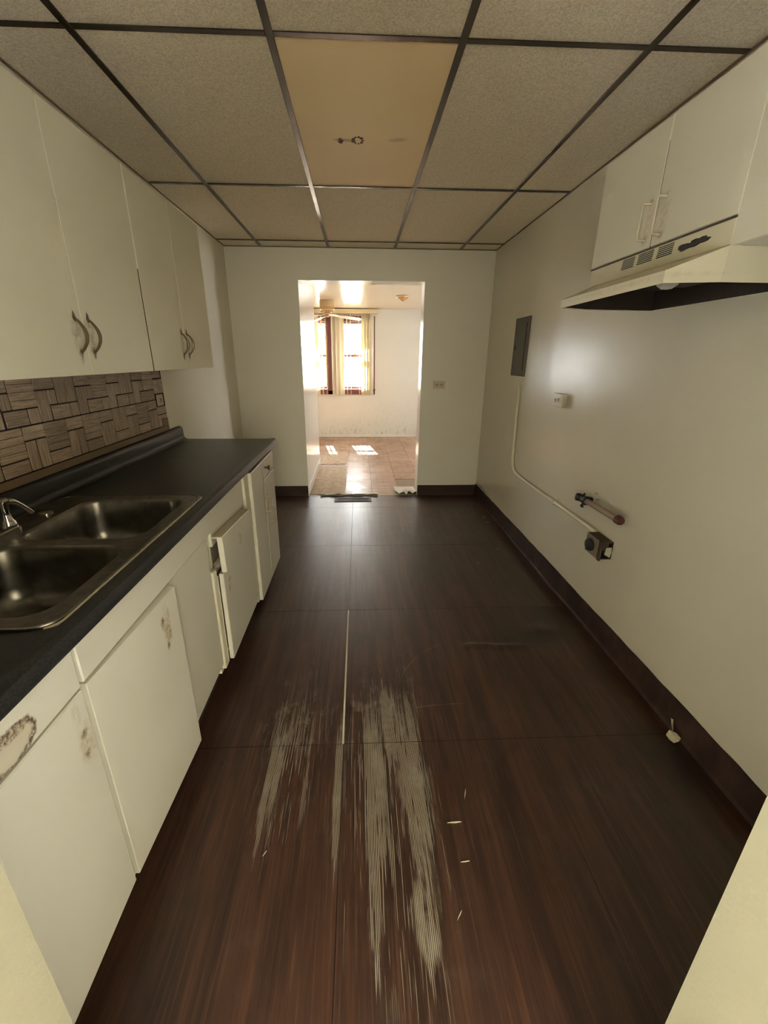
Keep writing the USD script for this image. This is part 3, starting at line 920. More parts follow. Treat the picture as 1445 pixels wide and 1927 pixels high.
def ring_wear(name):
    """drawer front whose missing backplate left a ragged oval of bare, brown-edged wood"""
    g = G()
    base = g.mix(g.noise(scale=3, detail=4), tuple(np.array(CAB) * 0.96), CAB)
    w = g.noise(scale=38, detail=5, rough=0.7)
    fine = g.noise(scale=140, detail=4, rough=0.7)
    L = g.ell((-0.6, 0.557, 0.797), (0.05, 0.058, 0.036), (w, 0.55))
    inside = g.ss(L, 0.95, 0.85)
    base = g.mix(g.math('multiply', inside, 0.45), base, (0.42, 0.34, 0.21))
    edge = g.math('multiply', g.ss(L, 0.72, 0.90), g.ss(L, 1.10, 0.98))
    base = g.mix(g.math('multiply', edge, g.ss(fine, 0.28, 0.6)), base, (0.075, 0.045, 0.018))
    L2 = g.ell((-0.6, 0.568, 0.818), (0.05, 0.05, 0.016), (w, 0.8))
    base = g.mix(g.math('multiply', g.ss(L2, 1.0, 0.4), g.ss(fine, 0.35, 0.65)), base, (0.12, 0.065, 0.03))
    return g.done(name, base, 0.42, bump=g.math('add', fine, g.math('multiply', inside, -2.0)), bump_s=0.3, bump_d=0.001)


def smudged(name, marks, col=CAB):
    """marks: (centre, radii, strength, colour)"""
    return paint(name, col, 0.42, 60, 0.25, 0.001, 0.05, marks)


BR = (0.10, 0.06, 0.028); TAN = (0.37, 0.28, 0.16)
# 1: drawer over a door, nearest the camera
c1 = T('base_cabinet', 'cream base cabinet nearest the camera, its drawer pull gone leaving a ragged oval', 'cabinet', (-0.9, 0.525, 0))
carcass(c1, 0.305, 0.742, stiles=((0.305, 0.34), (0.715, 0.742)), rails=((0.34, 0.715, 0.735, 0.868),))
c1.part('drawer_front', cb(FR + 0.0005, -0.600, 0.31, 0.738, 0.762, 0.866, 0.003), ring_wear('ring_worn_drawer'))
c1.part('door', cb(FR + 0.0005, -0.600, 0.31, 0.738, 0.122, 0.756, 0.003), smudged('pull_scarred_door_a', [((-0.6, 0.712, 0.635), (0.06, 0.034, 0.075), 0.8, TAN), ((-0.6, 0.712, 0.66), (0.06, 0.017, 0.016), 1.0, BR), ((-0.6, 0.706, 0.618), (0.06, 0.011, 0.028), 0.95, (0.16, 0.085, 0.045)), ((-0.6, 0.704, 0.715), (0.06, 0.018, 0.05), 0.5, TAN)]), label='door with a scarred patch where the pull was')
# 2: sink base, left door ajar and proud
c2 = T('base_cabinet', 'cream double-door base cabinet under the sink, left door slightly ajar', 'cabinet', (-0.9, 1.15, 0))
carcass(c2, 0.746, 1.574, stiles=((0.746, 0.79), (1.528, 1.574)), rails=((0.79, 1.528, 0.74, 0.868),))
c2.part('false_front', cb(FR + 0.0005, -0.600, 0.748, 1.572, 0.764, 0.868, 0.003), M_cab)
dmat = smudged('pull_scarred_door_b', [((-0.585, 1.068, 0.688), (0.06, 0.014, 0.032), 1.0, (0.09, 0.05, 0.02)), ((-0.585, 1.095, 0.628), (0.06, 0.012, 0.036), 1.0, (0.09, 0.05, 0.02)), ((-0.585, 1.085, 0.655), (0.06, 0.03, 0.06), 1.0, (0.36, 0.27, 0.14)), ((-0.585, 1.085, 0.665), (0.06, 0.034, 0.10), 0.75, TAN), ((-0.585, 1.072, 0.690), (0.06, 0.009, 0.024), 1.0, BR), ((-0.585, 1.098, 0.635), (0.06, 0.007, 0.030), 1.0, BR), ((-0.585, 1.078, 0.605), (0.06, 0.012, 0.016), 1.0, BR), ((-0.585, 1.105, 0.70), (0.06, 0.006, 0.022), 0.7, BR)])
ldoor = hull([(x, y, z) for (x, y) in ((-0.6195, 0.750), (-0.600, 0.750), (-0.5985, 0.752), (-0.580, 1.163), (-0.5805, 1.165), (-0.6195, 1.165)) for z in (0.124, 0.759)])
ld = c2.part('door', ldoor, dmat, label='ajar door with chipped holes where the pull was')
# bare screw holes left of the pull
for (y, z, s) in ((1.072, 0.690, 0.005), (1.079, 0.606, 0.006)):
    c2.part('screw_hole', lathe([(s, 0), (s * 0.9, 0.0006), (s * 0.4, -0.0002)], (-0.5845 + (y - 1.08) * 0.049 + 0.0004, y, z), (1, 0.0, 0), 12, cap=True), M_slot, ld)
c2.part('door', cb(FR + 0.0005, -0.608, 1.172, 1.534, 0.15, 0.760, 0.003), M_cab)
c2.part('stile_strip', cb(FR + 0.0005, -0.601, 1.5365, 1.574, 0.12, 0.60, 0.002), M_edge)
# 3: broken drawer
c3 = T('base_cabinet', 'cream base cabinet with a loose crooked drawer front hanging off its opening', 'cabinet', (-0.9, 1.86, 0))
carcass(c3, 1.578, 2.150, stiles=((1.578, 1.592), (2.085, 2.150)), rails=((1.592, 2.085, 0.556, 0.585),))
c3.part('false_front', cb(FR + 0.0005, -0.606, 1.580, 2.080, 0.696, 0.868, 0.002), M_cab)
c3.part('stile_strip', cb(FR + 0.0005, -0.597, 2.092, 2.149, 0.10, 0.866, 0.002), M_edge)
c3.part('stile_strip', cb(FR + 0.0005, -0.602, 1.5785, 1.5895, 0.12, 0.56, 0.001), M_edge)
c3.part('door', cb(-0.600, -0.580, 1.590, 2.088, 0.130, 0.566, 0.003), smudged('pull_scarred_door_c', [((-0.58, 1.655, 0.49), (0.06, 0.022, 0.05), 0.9, TAN), ((-0.58, 1.662, 0.505), (0.06, 0.028, 0.008), 1.0, BR), ((-0.58, 1.648, 0.462), (0.06, 0.008, 0.032), 1.0, (0.20, 0.10, 0.05))]), label='door with rubbed paint at its upper corner')
# the drawer box behind, half pushed in
c3.part('drawer_box', cat(bx(-1.05, -0.632, 1.625, 1.637, 0.59, 0.70), bx(-1.05, -0.632, 2.05, 2.062, 0.59, 0.70), bx(-0.646, -0.634, 1.637, 2.05, 0.59, 0.70), bx(-1.05, -0.646, 1.637, 2.05, 0.59, 0.60)), M_drawerwood)
# crooked front: far end lower than the near one
TLp, TRp, BRp, BLp = (-0.556, 1.560, 0.748), (-0.556, 1.992, 0.712), (-0.556, 1.995, 0.528), (-0.556, 1.572, 0.585)
dn = 0.021
def inset(p, c, k=0.0025):
    p, c = np.array(p), np.array(c); d = c - p; d[0] = 0
    return p + np.sign(d) * k
cc = np.mean([TLp, TRp, BRp, BLp], 0)
pts = []
for p in (TLp, TRp, BRp, BLp):
    pts += [tuple(inset(p, cc)), (p[0] - 0.003, p[1], p[2]), (p[0] - dn, p[1], p[2])]
dfm = smudged('loose_drawer_front', [((-0.556, 1.80, 0.645), (0.05, 0.022, 0.030), 0.55, (0.33, 0.29, 0.20))])
df = c3.part('drawer_front', hull(pts), dfm, label='crooked loose drawer front')
c3.part('worn_edge', hull([(x, p[1] + e, p[2] + dz) for p, e in ((TLp, 0.004), (TRp, -0.004)) for x in (-0.598, -0.5590) for dz in (-0.008, 0.0007)]), M_worn, df, label='dirty bare top edge of the drawer front')
ctr = np.array([-0.5555, 1.790, 0.640])
lp_ = [ctr + np.array([0, a, b]) for a, b in ((-0.028, -0.012), (-0.006, 0.030), (0.010, 0.022), (0.030, -0.018), (0.004, -0.022), (-0.028, -0.012))]
c3.part('pull_outline', tube(np.array(lp_), 0.0014, 6), M_oldpull, df, label='outline left by a missing pull')
# 4: end cabinet
c4 = T('base_cabinet', 'cream base cabinet at the far end of the worktop with wire pulls and one knob', 'cabinet', (-0.9, 2.47, 0))
carcass(c4, 2.158, 2.760, z0=0.06, stiles=((2.158, 2.20), (2.44, 2.49), (2.735, 2.760)), rails=((2.20, 2.44, 0.83, 0.868), (2.49, 2.735, 0.72, 0.745), (2.49, 2.735, 0.84, 0.868)))


def wire_pull(t, parent, x, y, z, h, out, mat, lean=0.0, r=0.0038):
    pts = [(x, y, z - h / 2), (x + out * 0.9, y + lean * 0.3, z - h / 2), (x + out, y + lean * 0.35, z - h / 2 + 0.006), (x + out, y + lean * 0.65, z + h / 2 - 0.006), (x + out * 0.9, y + lean * 0.7, z + h / 2), (x, y + lean, z + h / 2)]
    t.part('pull', tube(np.array(pts), r, 10), mat, parent, smooth=40)


GR = (0.30, 0.25, 0.18)
c4.part('stile_strip', cb(FR + 0.0005, -0.6005, 2.1585, 2.30, 0.066, 0.848, 0.001), M_edge)
d4 = c4.part('door', cb(-0.600, -0.580, 2.180, 2.460, 0.066, 0.848, 0.003), smudged('end_door_left', [((-0.58, 2.445, 0.66), (0.06, 0.02, 0.22), 1.0, (0.26, 0.19, 0.11)), ((-0.58, 2.43, 0.60), (0.06, 0.045, 0.16), 0.75, TAN), ((-0.58, 2.45, 0.68), (0.06, 0.012, 0.20), 0.8, GR)]))
wire_pull(c4, d4, -0.580, 2.438, 0.585, 0.10, 0.034, M_oldpull)
d4 = c4.part('drawer_front', cb(-0.600, -0.580, 2.464, 2.758, 0.736, 0.848, 0.003), smudged('end_drawer', [((-0.58, 2.47, 0.795), (0.06, 0.03, 0.06), 0.8, GR)]))
c4.part('knob', lathe([(0.007, 0), (0.006, 0.012), (0.008, 0.018), (0.016, 0.022), (0.017, 0.027), (0.012, 0.031), (0.001, 0.032)], (-0.580, 2.505, 0.797), (1, 0, 0), 18), M_bronze, d4, smooth=40)
d4 = c4.part('door', cb(-0.600, -0.580, 2.464, 2.758, 0.066, 0.728, 0.003), smudged('end_door_right', [((-0.58, 2.51, 0.46), (0.06, 0.035, 0.15), 0.7, TAN), ((-0.58, 2.485, 0.36), (0.06, 0.012, 0.10), 0.6, GR)]))
wire_pull(c4, d4, -0.580, 2.545, 0.478, 0.10, 0.036, M_oldpull)

# ------------------------------------------------------------------ range hood and cabinets, right
hp = 0.980
HY0, HY1 = 1.222, 1.935
rc = T('wall_cabinet', 'cream two-door wall cabinet directly above the range hood', 'cabinet', (1.13, 1.58, 1.785))
rc.part('body', cat(bx(hp + 0.02, XR - 0.001, HY0 + 0.001, HY0 + 0.016, 1.787, 2.150), bx(hp + 0.02, XR - 0.001, HY1 - 0.008, HY1 + 0.008, 1.787, 2.150), bx(hp + 0.02, XR - 0.001, HY0 + 0.016, HY1 - 0.008, 1.787, 1.80), bx(hp + 0.02, XR - 0.001, HY0 + 0.016, HY1 - 0.008, 2.135, 2.150)), M_cab)
for a, b, hy in ((1.572, HY1 + 0.008, 1.605), (HY0 + 0.0003, 1.5705, 1.530)):
    mt = smudged(f'hood_cabinet_door_{int(a * 100)}', [((hp, hy, 1.87), (0.06, 0.035, 0.10), 0.55, (0.45, 0.33, 0.22)), ((hp, hy, 1.925), (0.06, 0.02, 0.014), 0.8, (0.22, 0.14, 0.08)), ((hp, hy, 1.815), (0.06, 0.02, 0.014), 0.8, (0.22, 0.14, 0.08))], (0.70, 0.66, 0.52))
    d = rc.part('door', cb(hp, hp + 0.019, a, b, 1.787, 2.150, 0.003), mt)
    wire_pull(rc, d, hp, hy, 1.868, 0.105, -0.028, M_ivory, r=0.0036)
rc.part('joint_strip', bx(hp + 0.0012, hp + 0.015, 1.5703, 1.5722, 1.787, 2.08), M_joint, label='dark strip filling the gap between the doors')
rn = T('wall_cabinet', 'cream wall cabinet at the right edge of the frame, beside the hood', 'cabinet', (1.13, 0.78, 1.716))
rn.part('body', cat(cb(hp + 0.02, XR - 0.001, 0.36, 1.219, 1.716, 1.735, 0.001), bx(hp + 0.02, XR - 0.001, 0.36, 0.376, 1.735, 2.15), bx(hp + 0.02, XR - 0.001, 1.204, 1.219, 1.735, 2.15), bx(hp + 0.02, XR - 0.001, 0.376, 1.204, 2.135, 2.15)), M_cab)
rn.part('door', cb(hp, hp + 0.019, 0.36, 1.2219, 1.716, 2.150, 0.0008), paint('right_cabinet_paint', (0.70, 0.66, 0.52), 0.42, 60, 0.25, 0.001, 0.05))

hd = T('range_hood', 'cream range hood with slotted front and underside coloured dark as in shade on the right wall', 'range hood', (1.13, 1.58, 1.63))
fx0 = 0.836
# pressed canopy: front panel above, sloped skirt below, hollow underneath; the far end runs in towards the lip


def skirt(i, zb):
    plan = sg.Polygon([(XR - 0.001, 1.222), (hp, 1.222), (fx0, 1.248), (fx0, 1.862), (hp, 1.935), (XR - 0.001, 1.955)]).buffer(-i, join_style=2)
    pts = []
    for x, y in plan.exterior.coords[:-1]:
        zt = 1.7165 if x > hp - 0.02 else 1.661
        pts += [(x, y, zb), (x, y, zt - i)]
    return hull(pts)


hd.part('canopy', cat(cut(skirt(0, 1.630), skirt(0.003, 1.60)), cb(hp, XR - 0.001, HY0, HY1, 1.7165, 1.783, 0.003)), M_hood)
hd.part('underside', cut(cut(skirt(0.0035, 1.634), skirt(0.0065, 1.60)), bx(2, 3, 0, 1, 0, 1)), M_underside)
hd.part('top_flange', cb(hp - 0.005, hp + 0.01, HY0 + 0.002, HY1, 1.7795, 1.7845, 0.001), M_rustbox, label='dark greasy seam along the top of the hood')
fil = [cb(0.99, 1.24, 1.40, 1.72, 1.690, 1.7085, 0.003)]
hd.part('filter', cat(*fil), paint('shaded_mesh_filter', (0.028, 0.022, 0.017), 0.6, 220, 1.0, 0.004, 0.4))  # filter colour darkened along with the underside to deepen the shade
gl = lathe([(0.030, 0), (0.030, 0.010), (0.026, 0.024), (0.014, 0.033), (0.001, 0.035)], (0.880, 1.292, 1.655), (0, 0, -1), 20)
hd.part('lamp_cover', gl, M_glasscover, smooth=40)
for (a, b) in ((1.640, 1.716), (1.540, 1.624), (1.446, 1.522)):
    ms = []
    for k in range(6):
        z = 1.7735 - 0.0056 * k - (0.0 if a > 1.6 else 0.0)
        ms.append(bx(hp - 0.0012, hp + 0.001, a + 0.001 * k, b - 0.001 * (5 - k), z - 0.0014, z + 0.0014))
    hd.part('vent_slots', cat(*ms), M_slot)
# greasy smear over the switches
rng = np.random.default_rng(3)
ms = []
for k in range(26):
    s = trimesh.creation.icosphere(1, 1.0)
    u = rng.random()
    s.apply_scale([0.0022, 0.012 + 0.010 * rng.random(), 0.003 + 0.003 * rng.random()])
    s.apply_translation([hp - 0.0005, 1.318 + 0.092 * u, 1.755 - 0.006 * u + 0.012 * (rng.random() - 0.5)])
    ms.append(s)
hd.part('switch_opening', cat(*ms), M_slot, label='black ragged hole where the hood switches were')

# ------------------------------------------------------------------ electrical panel, conduit, outlet box, pipe
ep = T('electrical_panel', 'flush grey steel electrical panel with hinged door on the right wall', 'electrical panel', (XR, 3.475, 1.305))
ep.part('trim_frame', cb(XR - 0.006, XR - 0.0005, 3.325, 3.635, 1.303, 1.738, 0.002), M_panelgrey)
pd = ep.part('door', cb(XR - 0.010, XR - 0.0055, 3.385, 3.595, 1.345, 1.700, 0.0015), M_panelgrey)
ep.part('latch', cb(XR - 0.014, XR - 0.0095, 3.57, 3.585, 1.50, 1.535, 0.001), M_slot, pd)
ep.part('hinge_gap', bx(XR - 0.0105, XR - 0.006, 3.381, 3.385, 1.352, 1.695), M_slot, pd)

cpts = [(XR - 0.0046, 3.405, 1.245), (XR - 0.0105, 3.385, 1.17), (XR - 0.013, 3.375, 1.05), (XR - 0.013, 3.360, 0.85), (XR - 0.013, 3.350, 0.70), (XR - 0.013, 3.335, 0.62), (XR - 0.013, 3.28, 0.565), (XR - 0.013, 3.18, 0.548), (XR - 0.014, 2.90, 0.546), (XR - 0.014, 2.55, 0.549), (XR - 0.015, 2.20, 0.553), (XR - 0.020, 2.015, 0.556)]
cd = T('conduit', 'cream painted conduit bending from the grey panel down to the floor-level outlet box', 'conduit', (XR, 3.35, 0.55))
cd.part('pipe', tube(smooth_path(cpts, 8), np.interp(np.arange(len(smooth_path(cpts, 8))), [0, 8, 16], [0.004, 0.0095, 0.0122]), 14), M_conduit, smooth=True)
cd.part('strap', cat(bx(XR - 0.027, XR, 2.515, 2.531, 0.533, 0.566), bx(XR - 0.003, XR - 0.0005, 2.515, 2.531, 0.515, 0.585)), M_conduit)

ob = T('range_receptacle', 'rusty surface-mounted electrical box with a round black receptacle low on the right wall', 'electrical box', (XR, 1.93, 0.45))
y0, y1, z0, z1, x0 = 1.875, 2.015, 0.462, 0.556, XR - 0.062
ob.part('box', cat(cb(x0 + 0.004, XR - 0.0005, y0, y1, z1 - 0.004, z1, 0.001), cb(x0 + 0.004, XR - 0.0005, y0, y1, z0, z0 + 0.004, 0.001), bx(x0 + 0.004, XR - 0.0005, y1 - 0.004, y1, z0, z1), bx(x0 + 0.004, XR - 0.025, y0, y0 + 0.003, z0 + 0.05, z1), bx(XR - 0.005, XR - 0.0005, y0, y1, z0, z1)), M_rustbox)
ob.part('cover', cb(x0, x0 + 0.004, y0 + 0.03, y1 + 0.002, z0 - 0.008, z1, 0.001), paint('box_cover', (0.21, 0.165, 0.11), 0.5, 90, 0.4, 0.001, 0.3))
ob.part('receptacle', lathe([(0.034, 0), (0.034, 0.010), (0.030, 0.018), (0.016, 0.022), (0.001, 0.023)], (x0, 1.968, 0.505), (-1, 0, 0), 24), M_iron, smooth=40, label='round black receptacle')
ob.part('side_bracket', cb(x0, x0 + 0.012, y0 + 0.006, y0 + 0.024, z0 - 0.012, z1 - 0.004, 0.001), M_rustbox)
ob.part('knockout_plate', hull([(XR - 0.040, y0 - 0.004, 0.49), (XR - 0.012, y0 - 0.006, 0.475), (XR - 0.004, y0 - 0.003, 0.50), (XR - 0.010, y0 - 0.005, 0.530), (XR - 0.036, y0 - 0.003, 0.528), (XR - 0.040, y0 + 0.002, 0.49), (XR - 0.012, y0 + 0.002, 0.475), (XR - 0.010, y0 + 0.002, 0.530)]), M_paleflake)

gp = T('gas_pipe', 'capped stub of gas pipe with a black shut-off valve along the right wall', 'pipe', (XR, 2.0, 0.70))
gx_ = XR - 0.05
gp.part('pipe', cyl((gx_, 2.105, 0.703), (gx_, 1.800, 0.708), 0.0155, 18), M_pinkpipe, smooth=40)
gp.part('end_cap', lathe([(0.0155, 0), (0.0215, 0.003), (0.0215, 0.024), (0.019, 0.032), (0.008, 0.036), (0.001, 0.036)], (gx_, 1.818, 0.708), (0, -1, 0), 18), M_rust, smooth=35, label='rusty red end cap')
vm = cat(cyl((gx_, 2.165, 0.702), (gx_, 2.098, 0.703), 0.021, 18), lathe([(0.026, 0), (0.026, 0.014), (0.020, 0.016)], (gx_, 2.112, 0.703), (0, -1, 0), 6), lathe([(0.020, 0), (0.022, 0.02), (0.020, 0.032), (0.012, 0.036)], (gx_ + 0.006, 2.16, 0.702), (-1, 0.5, 0.1), 16), cyl((gx_, 2.135, 0.70), (XR - 0.001, 2.135, 0.70), 0.0125, 16))
gp.part('valve', vm, M_iron, smooth=35, label='black iron shut-off valve')
gp.part('valve_key', cat(cyl((gx_ - 0.005, 2.125, 0.70), (gx_ - 0.008, 2.122, 0.672), 0.006, 10), cb(gx_ - 0.014, gx_ - 0.004, 2.112, 2.134, 0.660, 0.674, 0.002), cyl((gx_ - 0.004, 2.140, 0.712), (gx_ - 0.002, 2.128, 0.738), 0.004, 10)), M_iron)
rng = np.random.default_rng(9)
ms = []
for k in range(9):
    a = rng.uniform(0, 2 * np.pi)
    c = np.array([XR - 0.003, 2.12 + 0.035 * math.cos(a), 0.715 + 0.03 * math.sin(a)])
    ms.append(hull(c + rng.normal(0, 1, (7, 3)) * np.array([0.003, 0.009, 0.007])))
gp.part('broken_plaster', cat(*ms), M_paleflake, label='broken plaster crumbs round the pipe hole')

# ------------------------------------------------------------------ things on the kitchen floor
vr = T('floor_register', 'brown slotted floor register in front of the doorway', 'floor register', (-0.07, 4.235, 0))
vr.part('frame', cat(cb(-0.268, 0.124, 4.168, 4.186, 0, 0.006, 0.002), cb(-0.268, 0.124, 4.286, 4.304, 0, 0.006, 0.002), cb(-0.268, -0.238, 4.186, 4.286, 0, 0.006, 0.002), cb(0.094, 0.124, 4.186, 4.286, 0, 0.006, 0.002)), M_register)
vr.part('duct', bx(-0.238, 0.094, 4.186, 4.286, 0.0003, 0.001), M_dark)
for k in range(24):
    x = -0.238 + 0.332 * (k + 0.5) / 24
    vr.part('slat', bx(x - 0.0022, x + 0.0022, 4.186, 4.286, 0.001, 0.0045), M_register)


def lump(c, s, seed, n_=14, flat=0.5):
    r = np.random.default_rng(seed)
    p = r.normal(0, 1, (n_, 3)); p /= np.linalg.norm(p, axis=1, keepdims=True)
    p *= r.uniform(0.7, 1.0, (n_, 1)) * np.array([s, s, s * flat])
    h = hull(p)
    h.apply_translation(np.array(c) + np.array([0, 0, -h.bounds[0][2]]))
    return h


pc = T('plaster_chunk', 'broken pale plaster chunk lying against the brown base of the right wall', 'debris', (1.24, 1.215, 0))
pc.part('chunk', lump((1.236, 1.205, 0.0), 0.028, 4, 18, 0.75), M_flake)
pc.part('splinter', hull([(1.243, 1.22, 0.028), (1.252, 1.225, 0.03), (1.258, 1.245, 0.062), (1.250, 1.250, 0.066), (1.243, 1.232, 0.05)]), M_flake)
fk = [((1.187, 3.687), 0.024, 0.5), ((1.185, 3.55), 0.022, 0.2), ((1.158, 3.09), 0.016, 1.2), ((1.10, 2.98), 0.012, 0.4), ((0.876, 2.739), 0.016, 2.0), ((0.358, 1.018), 0.020, 1.25), ((0.30, 0.926), 0.024, 0.05), ((0.308, 0.813), 0.014, 0.1), ((0.262, 0.686), 0.014, 0.9), ((-0.30, 0.858), 0.009, 1.0)]
lab = ['pale paint flake on the floor near the far right corner, further one', 'pale paint flake on the floor near the far right corner, nearer one', 'small pale flake on the floor by the right wall below the conduit bend', 'smaller pale crumb on the floor just nearer than the flake below the conduit', 'pale flake out on the floor well left of the outlet box', 'slanting pale flake right of the worn floor streaks', 'thin pale sliver lying crosswise right of the worn floor streaks', 'short pale flake on the floor just nearer than the crosswise sliver', 'pale flake on the floor at the lower right of the worn streaks', 'tiny white crumb at the left of the worn floor streaks']
for k, ((x, y), s, a) in enumerate(fk):
    L = hull([(x + ca * s * math.cos(a) - cb_ * s * 0.09 * math.sin(a), y + ca * s * math.sin(a) + cb_ * s * 0.09 * math.cos(a), z) for ca, cb_ in ((-1, 0.2), (-0.3, 1), (0.6, 0.8), (1, -0.2), (0.1, -1)) for z in (0.0004, 0.003)])
    solo('paint_flake', L, M_paleflake, lab[k], 'flake', group=None)

# ------------------------------------------------------------------ room beyond: shell
solo('wall_partition', bx(D0 - 0.12, D0 - 0.001, YD, 5.86, 0, CF), M_stub, kind='structure')
solo('trim_1', cat(cb(D0 - 0.001, D0 + 0.012, YW + 0.06, 5.86, 0.001, 0.085, 0.002)), M_stub, kind='structure')
solo('ceiling_dining', bx(XFL, XFR, YD, YF, CF, CF + 0.1), M_gloss, kind='structure')
solo('wall_dining_left', bx(XFL - 0.1, XFL, YD, YF, 0, CF + 0.1), M_white, kind='structure')
solo('wall_dining_right', cut(bx(XFR, XFR + 0.1, YD, YF, 0, CF + 0.1), bx(XFR - 0.1, XFR + 0.2, 5.9, 6.6, 1.0, 1.8)), M_white, kind='structure')
solo('wall_dining_near', cat(bx(XFL, D0 - 0.12, YD, YD + 0.02, 0, CF), bx(D1 + 0.004, XFR, YD, YD + 0.02, 0, CF)), M_white, kind='structure')
WINS = [(-1.11, -0.555), (-0.335, 0.212), (-1.885, -1.33)]
WZ0, WZ1 = 0.885, 2.065
wcuts = [bx(a, b, YF - 0.1, YF + 0.3, WZ0, WZ1 if k < 2 else 1.66) for k, (a, b) in enumerate(WINS)]
solo('wall_window', cut(bx(XFL, XFR, YF, YF + 0.14, 0, CF + 0.1), *wcuts), M_winwall, kind='structure')
solo('baseboard_window', cb(XFL, XFR, YF - 0.010, YF - 0.0005, 0.001, 0.045, 0.002), M_white, kind='structure')

for k, (a, b) in enumerate(WINS):
    WZ1 = 1.66 if k == 2 else 2.065
    WH = WZ1 + 0.065
    w = T(f'window_{k + 1}', kind='structure', loc=((a + b) / 2, YF, WZ0))
    ca, cb2 = a - 0.083, b + 0.083
    if k == 0: ca, cb2 = a - 0.109, b + 0.109
    elif k == 1: ca = a - 0.110
    else: cb2 = b + 0.109
    yo = YF - 0.018
    w.part('casing', cat(cb(ca, a + 0.004, yo, YF - 0.0005, 0.80, WH, 0.003), cb(b - 0.004, cb2, yo, YF - 0.0005, 0.80, WH, 0.003), cb(a, b, yo, YF - 0.0005, WZ1 - 0.02, WH, 0.003)), M_redwood)
    w.part('sill', cat(cb(ca - (0.01 if k == 2 else 0.0), cb2 + (0.01 if k == 1 else 0.0), YF - 0.045, YF + 0.10, 0.862, 0.889, 0.004), cb(ca, cb2, yo, YF - 0.0005, 0.795, 0.862, 0.003)), M_redwood)
    w.part('jamb_lining', cat(bx(a, a + 0.015, YF, YF + 0.135, WZ0, WZ1), bx(b - 0.015, b, YF, YF + 0.135, WZ0, WZ1), bx(a, b, YF, YF + 0.135, WZ1 - 0.015, WZ1)), M_redwood)
    zm = 1.473 if k < 2 else 1.27
    for nm, z0, z1, y in (('lower_sash', WZ0 + 0.006, zm + 0.018, YF + 0.045), ('upper_sash', zm - 0.018, WZ1 - 0.015, YF + 0.085)):
        s = 0.03
        fr = cat(cb(a + 0.016, a + 0.016 + s, y, y + 0.03, z0, z1, 0.002), cb(b - 0.016 - s, b - 0.016, y, y + 0.03, z0, z1, 0.002), cb(a + 0.016 + s, b - 0.016 - s, y, y + 0.03, z1 - 0.036, z1, 0.002), cb(a + 0.016 + s, b - 0.016 - s, y, y + 0.03, z0, z0 + 0.036, 0.002))
        sp_ = w.part(nm, fr, M_redwood if nm[0] == 'l' else M_sash)
        w.part('pane', bx(a + 0.016 + s, b - 0.016 - s, y + 0.013, y + 0.016, z0 + 0.036, z1 - 0.036), M_pane, sp_)
        if nm[0] == 'u':
            w.part('muntin', cb(a + 0.016 + s, b - 0.016 - s, y + 0.018, y + 0.027, zm + 0.62 * (WZ1 - zm) - 0.078, zm + 0.62 * (WZ1 - zm) - 0.070, 0.001), M_sash, sp_)
    w.part('sash_lock', cat(cb((a + b) / 2 - 0.030, (a + b) / 2 + 0.02, YF + 0.05, YF + 0.075, zm + 0.018, zm + 0.030, 0.003), cyl(((a + b) / 2 - 0.02, YF + 0.06, zm + 0.028), ((a + b) / 2 + 0.045, YF + 0.05, zm + 0.032), 0.006, 10)), M_goldtrim)

# eave outside that keeps the high sun off the upper sashes
solo('roof_eave', cb(-3.0, 3.2, YF + 0.15, YF + 0.62, 2.30, 2.42, 0.01), M_eave, 'white roof eave outside above the windows', 'eave')
solo('ground', bx(-12, 12, YF + 0.15, 30, -0.5, -0.3), M_ground, kind='structure')
fe = T('slat_fence', 'grey horizontal slat fence seen outside through the lower sash', 'fence', (0.6, 10.2, -0.3))
for k in range(20):
    z = -0.22 + 0.07 * k + (0.05 if k == 19 else 0)
    fe.part('slat', cb(-0.42, 2.6, 10.19, 10.205, z, z + 0.042, 0.002), M_fence)
for x in (-0.40, 0.12, 1.3, 2.5):
    fe.part('post', cb(x - 0.03, x + 0.03, 10.216, 10.27, -0.3, 1.28, 0.004), M_fence)

# ------------------------------------------------------------------ vertical blinds
vb = T('vertical_blind', 'ivory vertical blind drawn half open across the dining room windows', 'blind', (-0.3, YF - 0.09, 2.2))
vb.part('head_rail', cat(cb(-2.03, 0.345, YF - 0.105, YF - 0.020, 2.168, 2.205, 0.004), cb(-2.03, 0.335, YF - 0.115, YF - 0.108, 2.165, 2.236, 0.003)), M_rail)


def vane(x, ang, z0=0.795, wd=0.089, bend=0.006):
    n_ = 7
    V, F = [], []
    c, s = math.cos(ang), math.sin(ang)
    for zz in (z0, 2.168):
        for side in (0, 1):
            for k in range(n_):
                t_ = k / (n_ - 1) - 0.5
                d = bend * (1 - 4 * t_ * t_) + side * 0.0011
                V.append((x + t_ * wd * c - d * s, YF - 0.066 + t_ * wd * s + d * c, zz))
    def at(zi, si, k): return zi * 2 * n_ + si * n_ + k
    for k in range(n_ - 1):
        F += [(at(0, 0, k), at(0, 0, k + 1), at(1, 0, k + 1), at(1, 0, k)), (at(0, 1, k + 1), at(0, 1, k), at(1, 1, k), at(1, 1, k + 1)), (at(0, 0, k), at(0, 1, k), at(0, 1, k + 1), at(0, 0, k + 1)), (at(1, 0, k + 1), at(1, 1, k + 1), at(1, 1, k), at(1, 0, k))]
    for k in (0, n_ - 1):
        F.append((at(0, 0, k), at(1, 0, k), at(1, 1, k), at(0, 1, k)))
    return np.array(V), np.array(F)


